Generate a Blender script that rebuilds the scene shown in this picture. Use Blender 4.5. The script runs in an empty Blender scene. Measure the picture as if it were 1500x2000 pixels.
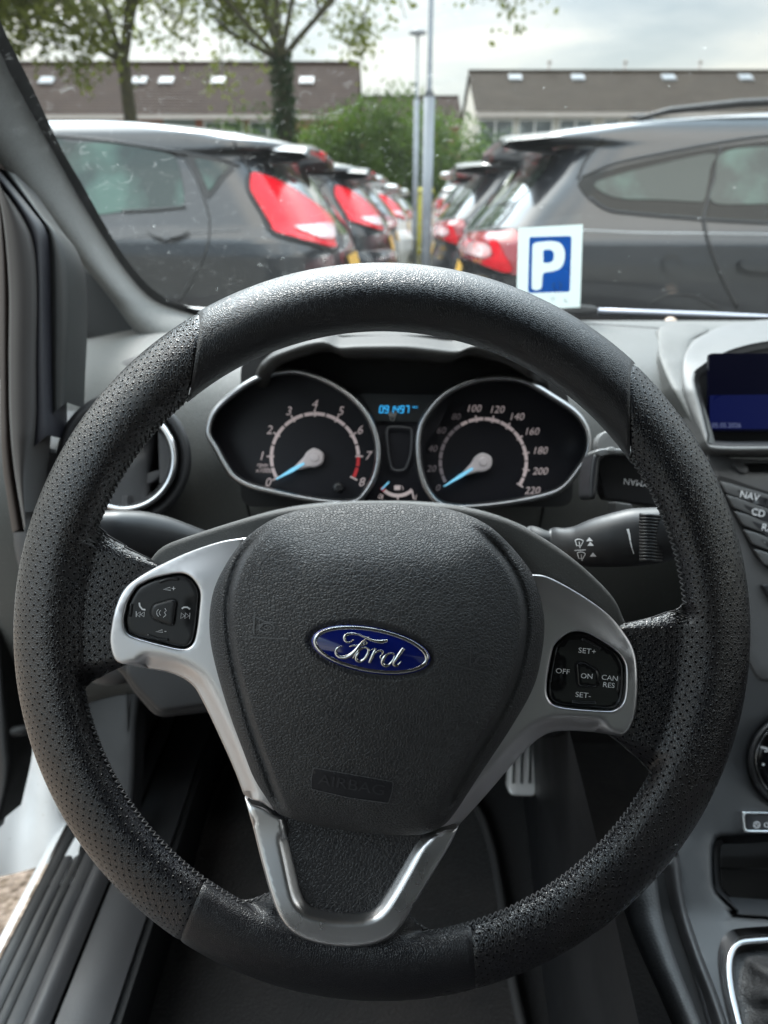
import bpy, bmesh, math, random
import numpy as np
from math import radians, sin, cos, pi, tan, atan2, sqrt
from mathutils import Vector, Matrix, geometry
from mathutils.bvhtree import BVHTree
random.seed(7)
rng = np.random.default_rng(11)
C = bpy.context.scene.collection
SC = bpy.context.scene

# ---------------------------------------------------------------- camera, world, sun, exposure
PITCH = radians(22.5); FPX = 1450.0
EYE = np.array([0.0, 0.0, 1.12])
FWD = np.array([0, cos(PITCH), -sin(PITCH)]); UPV = np.array([0, sin(PITCH), cos(PITCH)]); RGT = np.array([1.0, 0, 0])
cd = bpy.data.cameras.new("camera"); cam = bpy.data.objects.new("camera", cd); C.objects.link(cam)
cam.location = EYE; cam.rotation_euler = (radians(90) - PITCH, 0, 0)
cd.sensor_fit = 'VERTICAL'; cd.sensor_height = 36.0; cd.lens = 36.0 * FPX / 2000.0
cd.clip_start = 0.02; cd.clip_end = 900
cd.dof.use_dof = True; cd.dof.focus_distance = 0.372; cd.dof.aperture_fstop = 9.5
SC.camera = cam
SC.view_settings.view_transform = 'Standard'; SC.view_settings.look = 'None'
SC.view_settings.gamma = 1; SC.view_settings.exposure = 0.5

SUN_EL, SUN_AZ = 48.0, -14.0          # azimuth measured from +Y towards +X
w = bpy.data.worlds.new("World"); SC.world = w; w.use_nodes = True
nt = w.node_tree; nt.nodes.clear()
def wn(t, **k):
    n = nt.nodes.new(t)
    for a, b in k.items(): setattr(n, a, b)
    return n
def math_node(tree, op, a=None, b=None, clamp=False):
    n = tree.nodes.new('ShaderNodeMath'); n.operation = op; n.use_clamp = clamp
    for i, v in enumerate((a, b)):
        if v is None: continue
        if isinstance(v, (int, float)): n.inputs[i].default_value = v
        else: tree.links.new(v, n.inputs[i])
    return n.outputs[0]
sky = wn('ShaderNodeTexSky', sky_type='NISHITA', sun_disc=False, sun_elevation=radians(SUN_EL), sun_rotation=radians(SUN_AZ), air_density=1.0, dust_density=2.0, ozone_density=1.0)
tc = wn('ShaderNodeTexCoord'); sep = wn('ShaderNodeSeparateXYZ'); nt.links.new(tc.outputs['Generated'], sep.inputs[0])
zc = math_node(nt, 'MAXIMUM', sep.outputs[2], 0.03)
cb = wn('ShaderNodeCombineXYZ')
zd = math_node(nt, 'ADD', zc, 0.16)
nt.links.new(math_node(nt, 'DIVIDE', sep.outputs[0], zd), cb.inputs[0])
nt.links.new(math_node(nt, 'DIVIDE', sep.outputs[1], zd), cb.inputs[1])
cl = wn('ShaderNodeTexNoise'); cl.inputs['Scale'].default_value = 0.95; cl.inputs['Detail'].default_value = 7; cl.inputs['Roughness'].default_value = 0.52; cl.inputs['Distortion'].default_value = 0.3
nt.links.new(cb.outputs[0], cl.inputs['Vector'])
cr = wn('ShaderNodeValToRGB'); nt.links.new(cl.outputs[0], cr.inputs[0])
e = cr.color_ramp.elements; e[0].position = 0.40; e[0].color = (4.9, 6.3, 7.2, 1); e[1].position = 0.62; e[1].color = (12.5, 12.3, 11.3, 1)
em = cr.color_ramp.elements.new(0.49); em.color = (7.2, 8.3, 8.8, 1)
hor = wn('ShaderNodeMapRange'); nt.links.new(zc, hor.inputs[0]); hor.inputs[1].default_value = 0.02; hor.inputs[2].default_value = 0.26; hor.inputs[3].default_value = 0.75; hor.inputs[4].default_value = 0.0
hm = wn('ShaderNodeMix', data_type='RGBA'); nt.links.new(hor.outputs[0], hm.inputs[0]); nt.links.new(cr.outputs[0], hm.inputs[6]); hm.inputs[7].default_value = (11.8, 11.9, 9.9, 1)
zen = wn('ShaderNodeMapRange'); nt.links.new(zc, zen.inputs[0]); zen.inputs[1].default_value = 0.22; zen.inputs[2].default_value = 0.6; zen.inputs[3].default_value = 0.72; zen.inputs[4].default_value = 3.4
vm = wn('ShaderNodeVectorMath', operation='SCALE'); nt.links.new(hm.outputs[2], vm.inputs[0]); nt.links.new(zen.outputs[0], vm.inputs['Scale'])
nrm_ = wn('ShaderNodeVectorMath', operation='NORMALIZE'); nt.links.new(tc.outputs['Generated'], nrm_.inputs[0])
dt = wn('ShaderNodeVectorMath', operation='DOT_PRODUCT'); nt.links.new(nrm_.outputs[0], dt.inputs[0]); dt.inputs[1].default_value = (sin(radians(SUN_AZ)) * cos(radians(SUN_EL)), cos(radians(SUN_AZ)) * cos(radians(SUN_EL)), sin(radians(SUN_EL)))
glow = math_node(nt, 'ADD', math_node(nt, 'MULTIPLY', math_node(nt, 'POWER', math_node(nt, 'MAXIMUM', dt.outputs['Value'], 0.0), 9.0), 3.6), 1.0)   # the sun's bright aureole in thin cloud
vm2 = wn('ShaderNodeVectorMath', operation='SCALE'); nt.links.new(vm.outputs[0], vm2.inputs[0]); nt.links.new(glow, vm2.inputs['Scale']); vm = vm2
mx = wn('ShaderNodeMix', data_type='RGBA'); mx.inputs[0].default_value = 0.9
nt.links.new(sky.outputs[0], mx.inputs[6]); nt.links.new(vm.outputs[0], mx.inputs[7])
bg = wn('ShaderNodeBackground'); bg.inputs[1].default_value = 0.085; nt.links.new(mx.outputs[2], bg.inputs[0])
wo = wn('ShaderNodeOutputWorld'); nt.links.new(bg.outputs[0], wo.inputs[0])
sl = bpy.data.lights.new("sun", 'SUN'); sl.energy = 2.2; sl.angle = radians(11); sl.color = (1.0, 0.95, 0.87)
so = bpy.data.objects.new("sun", sl); C.objects.link(so)
sd = Vector((sin(radians(SUN_AZ)) * cos(radians(SUN_EL)), cos(radians(SUN_AZ)) * cos(radians(SUN_EL)), sin(radians(SUN_EL))))
so.rotation_euler = sd.to_track_quat('Z', 'Y').to_euler(); so.location = (0, 0, 30)

# ---------------------------------------------------------------- helpers
def P(px, py, d):
    px, py, d = np.broadcast_arrays(np.asarray(px, float), np.asarray(py, float), np.asarray(d, float))
    return EYE + d[..., None] * FWD + ((px - 750) / FPX * d)[..., None] * RGT + ((1000 - py) / FPX * d)[..., None] * UPV
def rayd(px, py):
    v = FWD + (px - 750) / FPX * RGT + (1000 - py) / FPX * UPV
    return v
def onY(px, py, Y):
    v = rayd(px, py); return EYE + v * (Y / v[1])
def setp(o, label=None, cat=None, group=None, kind=None):
    for k, v in (('label', label), ('category', cat), ('group', group), ('kind', kind)):
        if v: o[k] = v
    return o
def thing(name, loc, label, cat, group=None, rz=0):
    o = bpy.data.objects.new(name, None); C.objects.link(o); o.location = loc; o.rotation_euler = (0, 0, rz); o.empty_display_size = 0.1
    return setp(o, label, cat, group)
def wloc(o):
    M = Matrix.Identity(4); ch = []
    while o: ch.append(o); o = o.parent
    for q in reversed(ch): M = M @ (Matrix.Translation(q.location) @ q.rotation_euler.to_matrix().to_4x4())
    return M
def mk(name, V, F, mat, parent=None, smooth=True, local=False, uv=None, loc=None):
    V = np.asarray(V, float).reshape(-1, 3)
    me = bpy.data.meshes.new(name)
    if parent is not None and not local:
        M = wloc(parent).inverted(); A = np.array(M)
        V = V @ A[:3, :3].T + A[:3, 3]
    if loc is not None: V = V - np.asarray(loc)
    me.from_pydata([tuple(v) for v in V], [], [tuple(int(i) for i in f) for f in F]); me.validate()
    if smooth: me.polygons.foreach_set('use_smooth', [True] * len(me.polygons))
    if uv is not None:
        L = me.uv_layers.new(name='UVMap'); uv = np.asarray(uv, float)
        idx = np.empty(len(me.loops), int); me.loops.foreach_get('vertex_index', idx)
        L.data.foreach_set('uv', uv[idx].ravel())
    me.materials.append(mat)
    o = bpy.data.objects.new(name, me); C.objects.link(o)
    if parent is not None: o.parent = parent
    if loc is not None: o.location = loc
    return o
class MB:
    def __init__(s): s.V = []; s.F = []
    def add(s, V, F):
        n = len(s.V); s.V.extend([tuple(v) for v in V]); s.F.extend([tuple(i + n for i in f) for f in F]); return s
    def box(s, a, b, bev=0.0):
        x0, y0, z0 = a; x1, y1, z1 = b
        if bev <= 0:
            V = [(x, y, z) for z in (z0, z1) for x, y in ((x0, y0), (x1, y0), (x1, y1), (x0, y1))]
            return s.add(V, [(3, 2, 1, 0), (4, 5, 6, 7), (0, 1, 5, 4), (1, 2, 6, 5), (2, 3, 7, 6), (3, 0, 4, 7)])
        bm = bmesh.new(); bmesh.ops.create_cube(bm, size=1)
        for v in bm.verts: v.co = Vector(((x0 + x1) / 2 + v.co.x * (x1 - x0), (y0 + y1) / 2 + v.co.y * (y1 - y0), (z0 + z1) / 2 + v.co.z * (z1 - z0)))
        bmesh.ops.bevel(bm, geom=bm.edges[:], offset=bev, segments=3, affect='EDGES', profile=0.5)
        bm.verts.index_update(); s.add([v.co[:] for v in bm.verts], [[v.index for v in f.verts] for f in bm.faces]); bm.free(); return s
    def grid(s, G, closed_u=False, closed_v=False):
        G = np.asarray(G); a, b = G.shape[:2]; F = []
        for i in range(a if closed_u else a - 1):
            for j in range(b if closed_v else b - 1):
                i2 = (i + 1) % a; j2 = (j + 1) % b
                F.append((i * b + j, i * b + j2, i2 * b + j2, i2 * b + j))
        return s.add(G.reshape(-1, 3), F)
    def tube(s, pts, r, n=8, closed=False, flat=1.0, cap=True, upv=None):
        pts = np.asarray(pts, float); m = len(pts); r = np.broadcast_to(np.asarray(r, float), (m,))
        if closed: T = np.roll(pts, -1, 0) - np.roll(pts, 1, 0)
        else: T = np.gradient(pts, axis=0)
        T /= np.linalg.norm(T, axis=1)[:, None] + 1e-12
        u = np.array([0, 0, 1.0]) if upv is None else np.asarray(upv, float)
        if upv is None and abs(T[0] @ u) > 0.9: u = np.array([1.0, 0, 0])
        G = np.zeros((m, n, 3)); a = np.arange(n) / n * 2 * pi
        for i in range(m):
            if upv is None:
                u = u - (u @ T[i]) * T[i]; u /= np.linalg.norm(u) + 1e-12; uu = u
            else:
                uu = u - (u @ T[i]) * T[i]; uu /= np.linalg.norm(uu) + 1e-12
            v = np.cross(T[i], uu)
            G[i] = pts[i] + r[i] * (np.cos(a)[:, None] * v + flat * np.sin(a)[:, None] * uu)
        n0 = len(s.V); s.grid(G, closed_u=closed, closed_v=True)
        if cap and not closed:
            s.F.append(tuple(n0 + j for j in range(n))[::-1]); s.F.append(tuple(n0 + (m - 1) * n + j for j in range(n)))
        return s
    def build(s, name, mat, parent=None, **k): return mk(name, s.V, s.F, mat, parent, **k)
def sm(t): t = np.clip(t, 0, 1); return t * t * (3 - 2 * t)
def cr_open(pts, sp):
    P_ = np.asarray(pts, float); Q = np.vstack([2 * P_[0] - P_[1], P_, 2 * P_[-1] - P_[-2]]); out = []
    for i in range(1, len(Q) - 2):
        n = max(1, int(np.linalg.norm(Q[i + 1] - Q[i]) / sp)); t = (np.arange(n) / n)[:, None]
        out.append(0.5 * (2 * Q[i] + (Q[i + 1] - Q[i - 1]) * t + (2 * Q[i - 1] - 5 * Q[i] + 4 * Q[i + 1] - Q[i + 2]) * t**2 + (-Q[i - 1] + 3 * Q[i] - 3 * Q[i + 1] + Q[i + 2]) * t**3))
    out.append(P_[-1:]); return np.vstack(out)
def cr_closed(pts, sp):
    Q = np.asarray(pts, float); n0 = len(Q); out = []
    for i in range(n0):
        a, b, c, d = Q[i - 1], Q[i], Q[(i + 1) % n0], Q[(i + 2) % n0]
        n = max(1, int(np.linalg.norm(c - b) / sp)); t = (np.arange(n) / n)[:, None]
        out.append(0.5 * (2 * b + (c - a) * t + (2 * a - 5 * b + 4 * c - d) * t**2 + (-a + 3 * b - 3 * c + d) * t**3))
    return np.vstack(out)
def straight_closed(pts, sp):
    Q = np.asarray(pts, float); out = []
    for i in range(len(Q)):
        b, c = Q[i], Q[(i + 1) % len(Q)]; n = max(1, int(np.linalg.norm(c - b) / sp)); t = (np.arange(n) / n)[:, None]; out.append(b + (c - b) * t)
    return np.vstack(out)
def rounded(pts, r, sp=4):
    """polygon with rounded corners"""
    Q = np.asarray(pts, float); n = len(Q); out = []
    for i in range(n):
        p0, p, p1 = Q[i - 1], Q[i], Q[(i + 1) % n]
        d0 = (p0 - p); l0 = np.linalg.norm(d0); d1 = (p1 - p); l1 = np.linalg.norm(d1)
        k = min(r, l0 * .45, l1 * .45); a = p + d0 / l0 * k; b = p + d1 / l1 * k
        for t in np.linspace(0, 1, 6): out.append((1 - t)**2 * a + 2 * t * (1 - t) * p + t * t * b)
    return straight_closed(out, sp)
def pdist(X, poly, closed=True):
    A = poly; B = np.roll(poly, -1, 0) if closed else poly[1:]
    if not closed: A = poly[:-1]
    res = np.full(len(X), 1e9)
    for i in range(0, len(X), 4000):
        x = X[i:i + 4000, None, :]; ab = B - A; t = np.clip(((x - A) * ab).sum(-1) / ((ab * ab).sum(-1) + 1e-12), 0, 1)
        res[i:i + 4000] = np.sqrt(((x - A - t[..., None] * ab)**2).sum(-1)).min(1)
    return res
def inside(X, poly):
    x, y = X[:, 0], X[:, 1]; r = np.zeros(len(X), bool); n = len(poly); j = n - 1
    for i in range(n):
        xi, yi = poly[i]; xj, yj = poly[j]
        if yi != yj:
            c = ((yi > y) != (yj > y)) & (x < (xj - xi) * (y - yi) / (yj - yi) + xi); r ^= c
        j = i
    return r
def sdist(X, poly): return pdist(X, poly) * np.where(inside(X, poly), 1, -1)
def tri2d(poly, step, holes=(), rings=()):
    """triangulate a region; returns points, triangles, list of boundary loops (index lists)"""
    loops = [np.asarray(poly)] + [np.asarray(h) for h in holes]
    pts = [l for l in loops]
    lo, hi = loops[0].min(0), loops[0].max(0)
    gx, gy = np.meshgrid(np.arange(lo[0], hi[0], step), np.arange(lo[1], hi[1], step * .87))
    gx = gx + (np.arange(gx.shape[0]) % 2)[:, None] * step * .5
    G = np.stack([gx.ravel(), gy.ravel()], 1)
    ok = inside(G, loops[0]); dm = pdist(G, loops[0])
    for h in loops[1:]: ok &= ~inside(G, h); dm = np.minimum(dm, pdist(G, h))
    rm = max(rings) if rings else 0
    G = G[ok & (dm > max(step * .5, rm + step * .3))]
    ex = []
    for l in loops:
        T = np.roll(l, -1, 0) - np.roll(l, 1, 0); T /= np.linalg.norm(T, axis=1)[:, None] + 1e-9; N = np.stack([-T[:, 1], T[:, 0]], 1)
        for r in rings:
            for sgn in (1, -1):
                q = l + sgn * N * r; k = inside(q, loops[0])
                for h in loops[1:]: k &= ~inside(q, h)
                d = pdist(q, loops[0])
                for h in loops[1:]: d = np.minimum(d, pdist(q, h))
                ex.append(q[k & (d > r * .93)])
    allp = np.vstack(pts + ex + [G]); nb = [len(l) for l in loops]; edges = []; o = 0; idx = []
    for n in nb:
        edges += [(o + i, o + (i + 1) % n) for i in range(n)]; idx.append(list(range(o, o + n))); o += n
    r = geometry.delaunay_2d_cdt([Vector(p) for p in allp], edges, [], 0, 1e-4)
    V = np.array([v[:] for v in r[0]]); F = np.array([f for f in r[2] if len(f) == 3], int)
    orig = r[3]; mp = {}
    for i, l in enumerate(orig):
        for k in l: mp[k] = i
    cen = V[F].mean(1); k = inside(cen, loops[0])
    for h in loops[1:]: k &= ~inside(cen, h)
    F = F[k]
    a = V[F]; ar = (a[:, 1, 0] - a[:, 0, 0]) * (a[:, 2, 1] - a[:, 0, 1]) - (a[:, 1, 1] - a[:, 0, 1]) * (a[:, 2, 0] - a[:, 0, 0])
    F[ar > 0] = F[ar > 0][:, ::-1]
    F = F[np.abs(ar) > 1e-6]
    return V, F, [[mp[i] for i in l] for l in idx]
def patch(name, poly, dfun, mat, parent, step=14, holes=(), skirt=0.0, er=0, eh=0.0, smooth=True, skirt_holes=True, uvscale=None, edge_open=None):
    """a solid face traced as an outline, placed at its own distance, with rounded edge (er px wide, eh m deep) and side walls"""
    rings = (er * .08, er * .25, er * .55, er) if er else ()
    V, F, L = tri2d(poly, step, holes, rings)
    d = np.asarray(dfun(V[:, 0], V[:, 1]), float) * np.ones(len(V))
    if er:
        dm = pdist(V, np.asarray(poly))
        for h in holes: dm = np.minimum(dm, pdist(V, np.asarray(h)))
        t = np.clip(dm / er, 0, 1); d = d + eh * (1 - np.sqrt(1 - (1 - t)**2))
    X = P(V[:, 0], V[:, 1], d); Vs = [X]; Fs = [tuple(f) for f in F]; n = len(X)
    if skirt:
        for li, l in enumerate(L):
            if li and not skirt_holes: continue
            l = [i for i in l]
            q = P(V[l, 0], V[l, 1], d[l]); q2 = q + FWD * skirt
            m = len(l); top = l
            if not smooth or not er:
                Vs.append(q); top = list(range(n, n + m)); n += m
            Vs.append(q2)
            cw = (np.array([V[l[i - 1], 0] * V[l[i], 1] - V[l[i], 0] * V[l[i - 1], 1] for i in range(m)]).sum() > 0)
            for i in range(m):
                j = (i + 1) % m; f = (top[i], top[j], n + j, n + i)
                Fs.append(f if (cw == (li == 0)) else f[::-1])
            n += m
    return mk(name, np.vstack(Vs), Fs, mat, parent, smooth)
_fonts = {}
def text2d(s, size, shear=0.0, bold=0.0, sx=1.0):
    cu = bpy.data.curves.new('t', 'FONT'); cu.body = s; cu.size = size; cu.align_x = 'CENTER'; cu.align_y = 'CENTER'; cu.shear = shear; cu.offset = bold; cu.resolution_u = 3
    o = bpy.data.objects.new('t', cu); C.objects.link(o); dg = bpy.context.evaluated_depsgraph_get(); dg.update()
    me = bpy.data.meshes.new_from_object(o.evaluated_get(dg)); V = np.array([v.co[:2] for v in me.vertices]).reshape(-1, 2); F = [tuple(p.vertices) for p in me.polygons]
    bpy.data.objects.remove(o); bpy.data.curves.remove(cu); bpy.data.meshes.remove(me)
    V[:, 0] *= sx
    return V, F
class Ink:
    """flat printing collected in picture-plane units, then laid onto a surface"""
    def __init__(s): s.V = []; s.F = []
    def add(s, V, F): n = len(s.V); s.V += [tuple(v) for v in V]; s.F += [tuple(i + n for i in f) for f in F]
    def text(s, t, x, y, size, rot=0, shear=0, bold=0, sx=1.0):
        V, F = text2d(t, size, shear, bold, sx); a = radians(rot); V = V * [1, -1]
        V = V @ np.array([[cos(a), -sin(a)], [sin(a), cos(a)]]).T; s.add(V + [x, y], F); return s
    def line(s, pts, w, closed=False):
        p = np.asarray(pts, float); w = np.broadcast_to(np.asarray(w, float), (len(p),))
        if closed: T = np.roll(p, -1, 0) - np.roll(p, 1, 0)
        else: T = np.gradient(p, axis=0)
        T /= np.linalg.norm(T, axis=1)[:, None] + 1e-9; N = np.stack([-T[:, 1], T[:, 0]], 1) * w[:, None] / 2
        m = len(p); s.add(np.vstack([p + N, p - N]), [(i, (i + 1) % m, m + (i + 1) % m, m + i) for i in range(m if closed else m - 1)]); return s
    def poly(s, pts): s.add(pts, [tuple(range(len(pts)))]); return s
    def arc(s, cx, cy, r, a0, a1, w, n=40):
        a = np.radians(np.linspace(a0, a1, n)); return s.line(np.stack([cx + r * np.cos(a), cy - r * np.sin(a)], 1), w)
    def disc(s, cx, cy, r, n=24): a = np.linspace(0, 2 * pi, n, endpoint=False); return s.poly(np.stack([cx + r * np.cos(a), cy + r * np.sin(a)], 1))
    def lay(s, name, dfun, mat, parent, lift=0.0004):
        V = np.asarray(s.V); d = np.asarray(dfun(V[:, 0], V[:, 1])) - lift; o = mk(name, P(V[:, 0], V[:, 1], d), s.F, mat, parent, smooth=False)
        return o
    def lay_bvh(s, name, bvh, mat, parent, lift=0.0006, flip=False):
        V = []
        for x, y in s.V:
            v = Vector(rayd(x, y)); h = bvh.ray_cast(Vector(EYE), v.normalized())
            V.append((h[0] - v.normalized() * lift)[:] if h[0] else tuple(P(x, y, 0.5)))
        return mk(name, V, s.F, mat, parent, smooth=False)
def bvh_of(o):
    M = np.array(wloc(o)); V = np.array([v.co[:] for v in o.data.vertices]); V = V @ M[:3, :3].T + M[:3, 3]
    return BVHTree.FromPolygons([tuple(v) for v in V], [tuple(p.vertices) for p in o.data.polygons])

# ---------------------------------------------------------------- materials
def mat(name, col, rough=0.5, metal=0.0, spec=0.5, bumps=(), coat=0.0, colvar=None, emit=None, rvar=None, aniso=0, sheen=0, perf=None):
    m = bpy.data.materials.new(name); m.use_nodes = True; t = m.node_tree; b = t.nodes['Principled BSDF']; L = t.links.new
    b.inputs['Base Color'].default_value = (*col, 1); b.inputs['Roughness'].default_value = rough; b.inputs['Metallic'].default_value = metal
    b.inputs['Specular IOR Level'].default_value = spec; b.inputs['Coat Weight'].default_value = coat; b.inputs['Coat Roughness'].default_value = 0.05
    if sheen: b.inputs['Sheen Weight'].default_value = sheen; b.inputs['Sheen Roughness'].default_value = 0.5
    tcn = t.nodes.new('ShaderNodeTexCoord'); co = tcn.outputs['Object']
    def tex(kind, scale, sc3=None, **kw):
        v = co
        if sc3:
            mp = t.nodes.new('ShaderNodeMapping'); mp.inputs['Scale'].default_value = sc3; L(co, mp.inputs[0]); v = mp.outputs[0]
        if kind == 'noise':
            n = t.nodes.new('ShaderNodeTexNoise'); n.inputs['Scale'].default_value = scale; n.inputs['Detail'].default_value = kw.get('detail', 4); L(v, n.inputs['Vector']); return n.outputs[0]
        if kind == 'vor':
            n = t.nodes.new('ShaderNodeTexVoronoi'); n.feature = 'DISTANCE_TO_EDGE'; n.inputs['Scale'].default_value = scale; L(v, n.inputs['Vector']); return math_node(t, 'MINIMUM', n.outputs['Distance'], 0.22)
        if kind == 'cell':
            n = t.nodes.new('ShaderNodeTexVoronoi'); n.inputs['Scale'].default_value = scale; L(v, n.inputs['Vector']); return n.outputs['Distance']
        if kind == 'wave':
            n = t.nodes.new('ShaderNodeTexWave'); n.bands_direction = kw.get('dir', 'X'); n.inputs['Scale'].default_value = scale; n.inputs['Distortion'].default_value = kw.get('dist', 0); L(v, n.inputs['Vector']); return n.outputs['Fac']
    if colvar:      # (kind, scale, colour2, lo, hi[, sc3])
        for cv in (colvar if isinstance(colvar, list) else [colvar]):
            f = tex(cv[0], cv[1], cv[5] if len(cv) > 5 else None, detail=6); mr = t.nodes.new('ShaderNodeMapRange'); L(f, mr.inputs[0]); mr.inputs[1].default_value = cv[3]; mr.inputs[2].default_value = cv[4]
            mxx = t.nodes.new('ShaderNodeMix'); mxx.data_type = 'RGBA'; L(mr.outputs[0], mxx.inputs[0])
            src = b.inputs['Base Color'].links
            if src: L(src[0].from_socket, mxx.inputs[6])
            else: mxx.inputs[6].default_value = (*col, 1)
            mxx.inputs[7].default_value = (*cv[2], 1); L(mxx.outputs[2], b.inputs['Base Color'])
    if rvar:
        f = tex('noise', rvar[0]); mr = t.nodes.new('ShaderNodeMapRange'); L(f, mr.inputs[0]); mr.inputs[1].default_value = .35; mr.inputs[2].default_value = .65; mr.inputs[3].default_value = rvar[1]; mr.inputs[4].default_value = rvar[2]; L(mr.outputs[0], b.inputs['Roughness'])
    nrm = None
    for bp in bumps:   # (kind, scale, strength, distance[, sc3])
        f = tex(bp[0], bp[1], bp[4] if len(bp) > 4 else None); bn = t.nodes.new('ShaderNodeBump'); bn.inputs['Strength'].default_value = bp[2]; bn.inputs['Distance'].default_value = bp[3]; L(f, bn.inputs['Height'])
        if nrm: L(nrm, bn.inputs['Normal'])
        nrm = bn.outputs[0]
    if perf:           # staggered punched holes laid out along the strip's own UV (metres)
        sp, rad = perf; uvn = t.nodes.new('ShaderNodeUVMap'); ds = []
        for off in ((0, 0), (.5, .5)):
            mp = t.nodes.new('ShaderNodeMapping'); mp.inputs['Scale'].default_value = (1 / sp, 1 / (sp), 1); mp.inputs['Location'].default_value = (off[0], off[1], 0); L(uvn.outputs[0], mp.inputs[0])
            fr = t.nodes.new('ShaderNodeVectorMath'); fr.operation = 'FRACTION'; L(mp.outputs[0], fr.inputs[0])
            su = t.nodes.new('ShaderNodeVectorMath'); su.operation = 'SUBTRACT'; L(fr.outputs[0], su.inputs[0]); su.inputs[1].default_value = (.5, .5, 0)
            mz = t.nodes.new('ShaderNodeVectorMath'); mz.operation = 'MULTIPLY'; L(su.outputs[0], mz.inputs[0]); mz.inputs[1].default_value = (1, 1, 0)
            ln = t.nodes.new('ShaderNodeVectorMath'); ln.operation = 'LENGTH'; L(mz.outputs[0], ln.inputs[0]); ds.append(ln.outputs['Value'])
        dmn = math_node(t, 'MINIMUM', ds[0], ds[1]); mr = t.nodes.new('ShaderNodeMapRange'); mr.interpolation_type = 'SMOOTHSTEP'; L(dmn, mr.inputs[0]); mr.inputs[1].default_value = rad * .55; mr.inputs[2].default_value = rad * 1.25
        bn = t.nodes.new('ShaderNodeBump'); bn.inputs['Strength'].default_value = 1; bn.inputs['Distance'].default_value = 0.0007; L(mr.outputs[0], bn.inputs['Height'])
        if nrm: L(nrm, bn.inputs['Normal'])
        nrm = bn.outputs[0]
        mh = t.nodes.new('ShaderNodeMix'); mh.data_type = 'RGBA'; L(mr.outputs[0], mh.inputs[0]); mh.inputs[6].default_value = (0.001, 0.001, 0.001, 1); mh.inputs[7].default_value = (*col, 1)
        src = b.inputs['Base Color'].links
        if src: L(src[0].from_socket, mh.inputs[7])
        L(mh.outputs[2], b.inputs['Base Color']); L(math_node(t, 'MULTIPLY', mr.outputs[0], spec), b.inputs['Specular IOR Level'])
    if nrm: L(nrm, b.inputs['Normal'])
    if emit: b.inputs['Emission Color'].default_value = (*emit[0], 1); b.inputs['Emission Strength'].default_value = emit[1]
    return m
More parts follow.
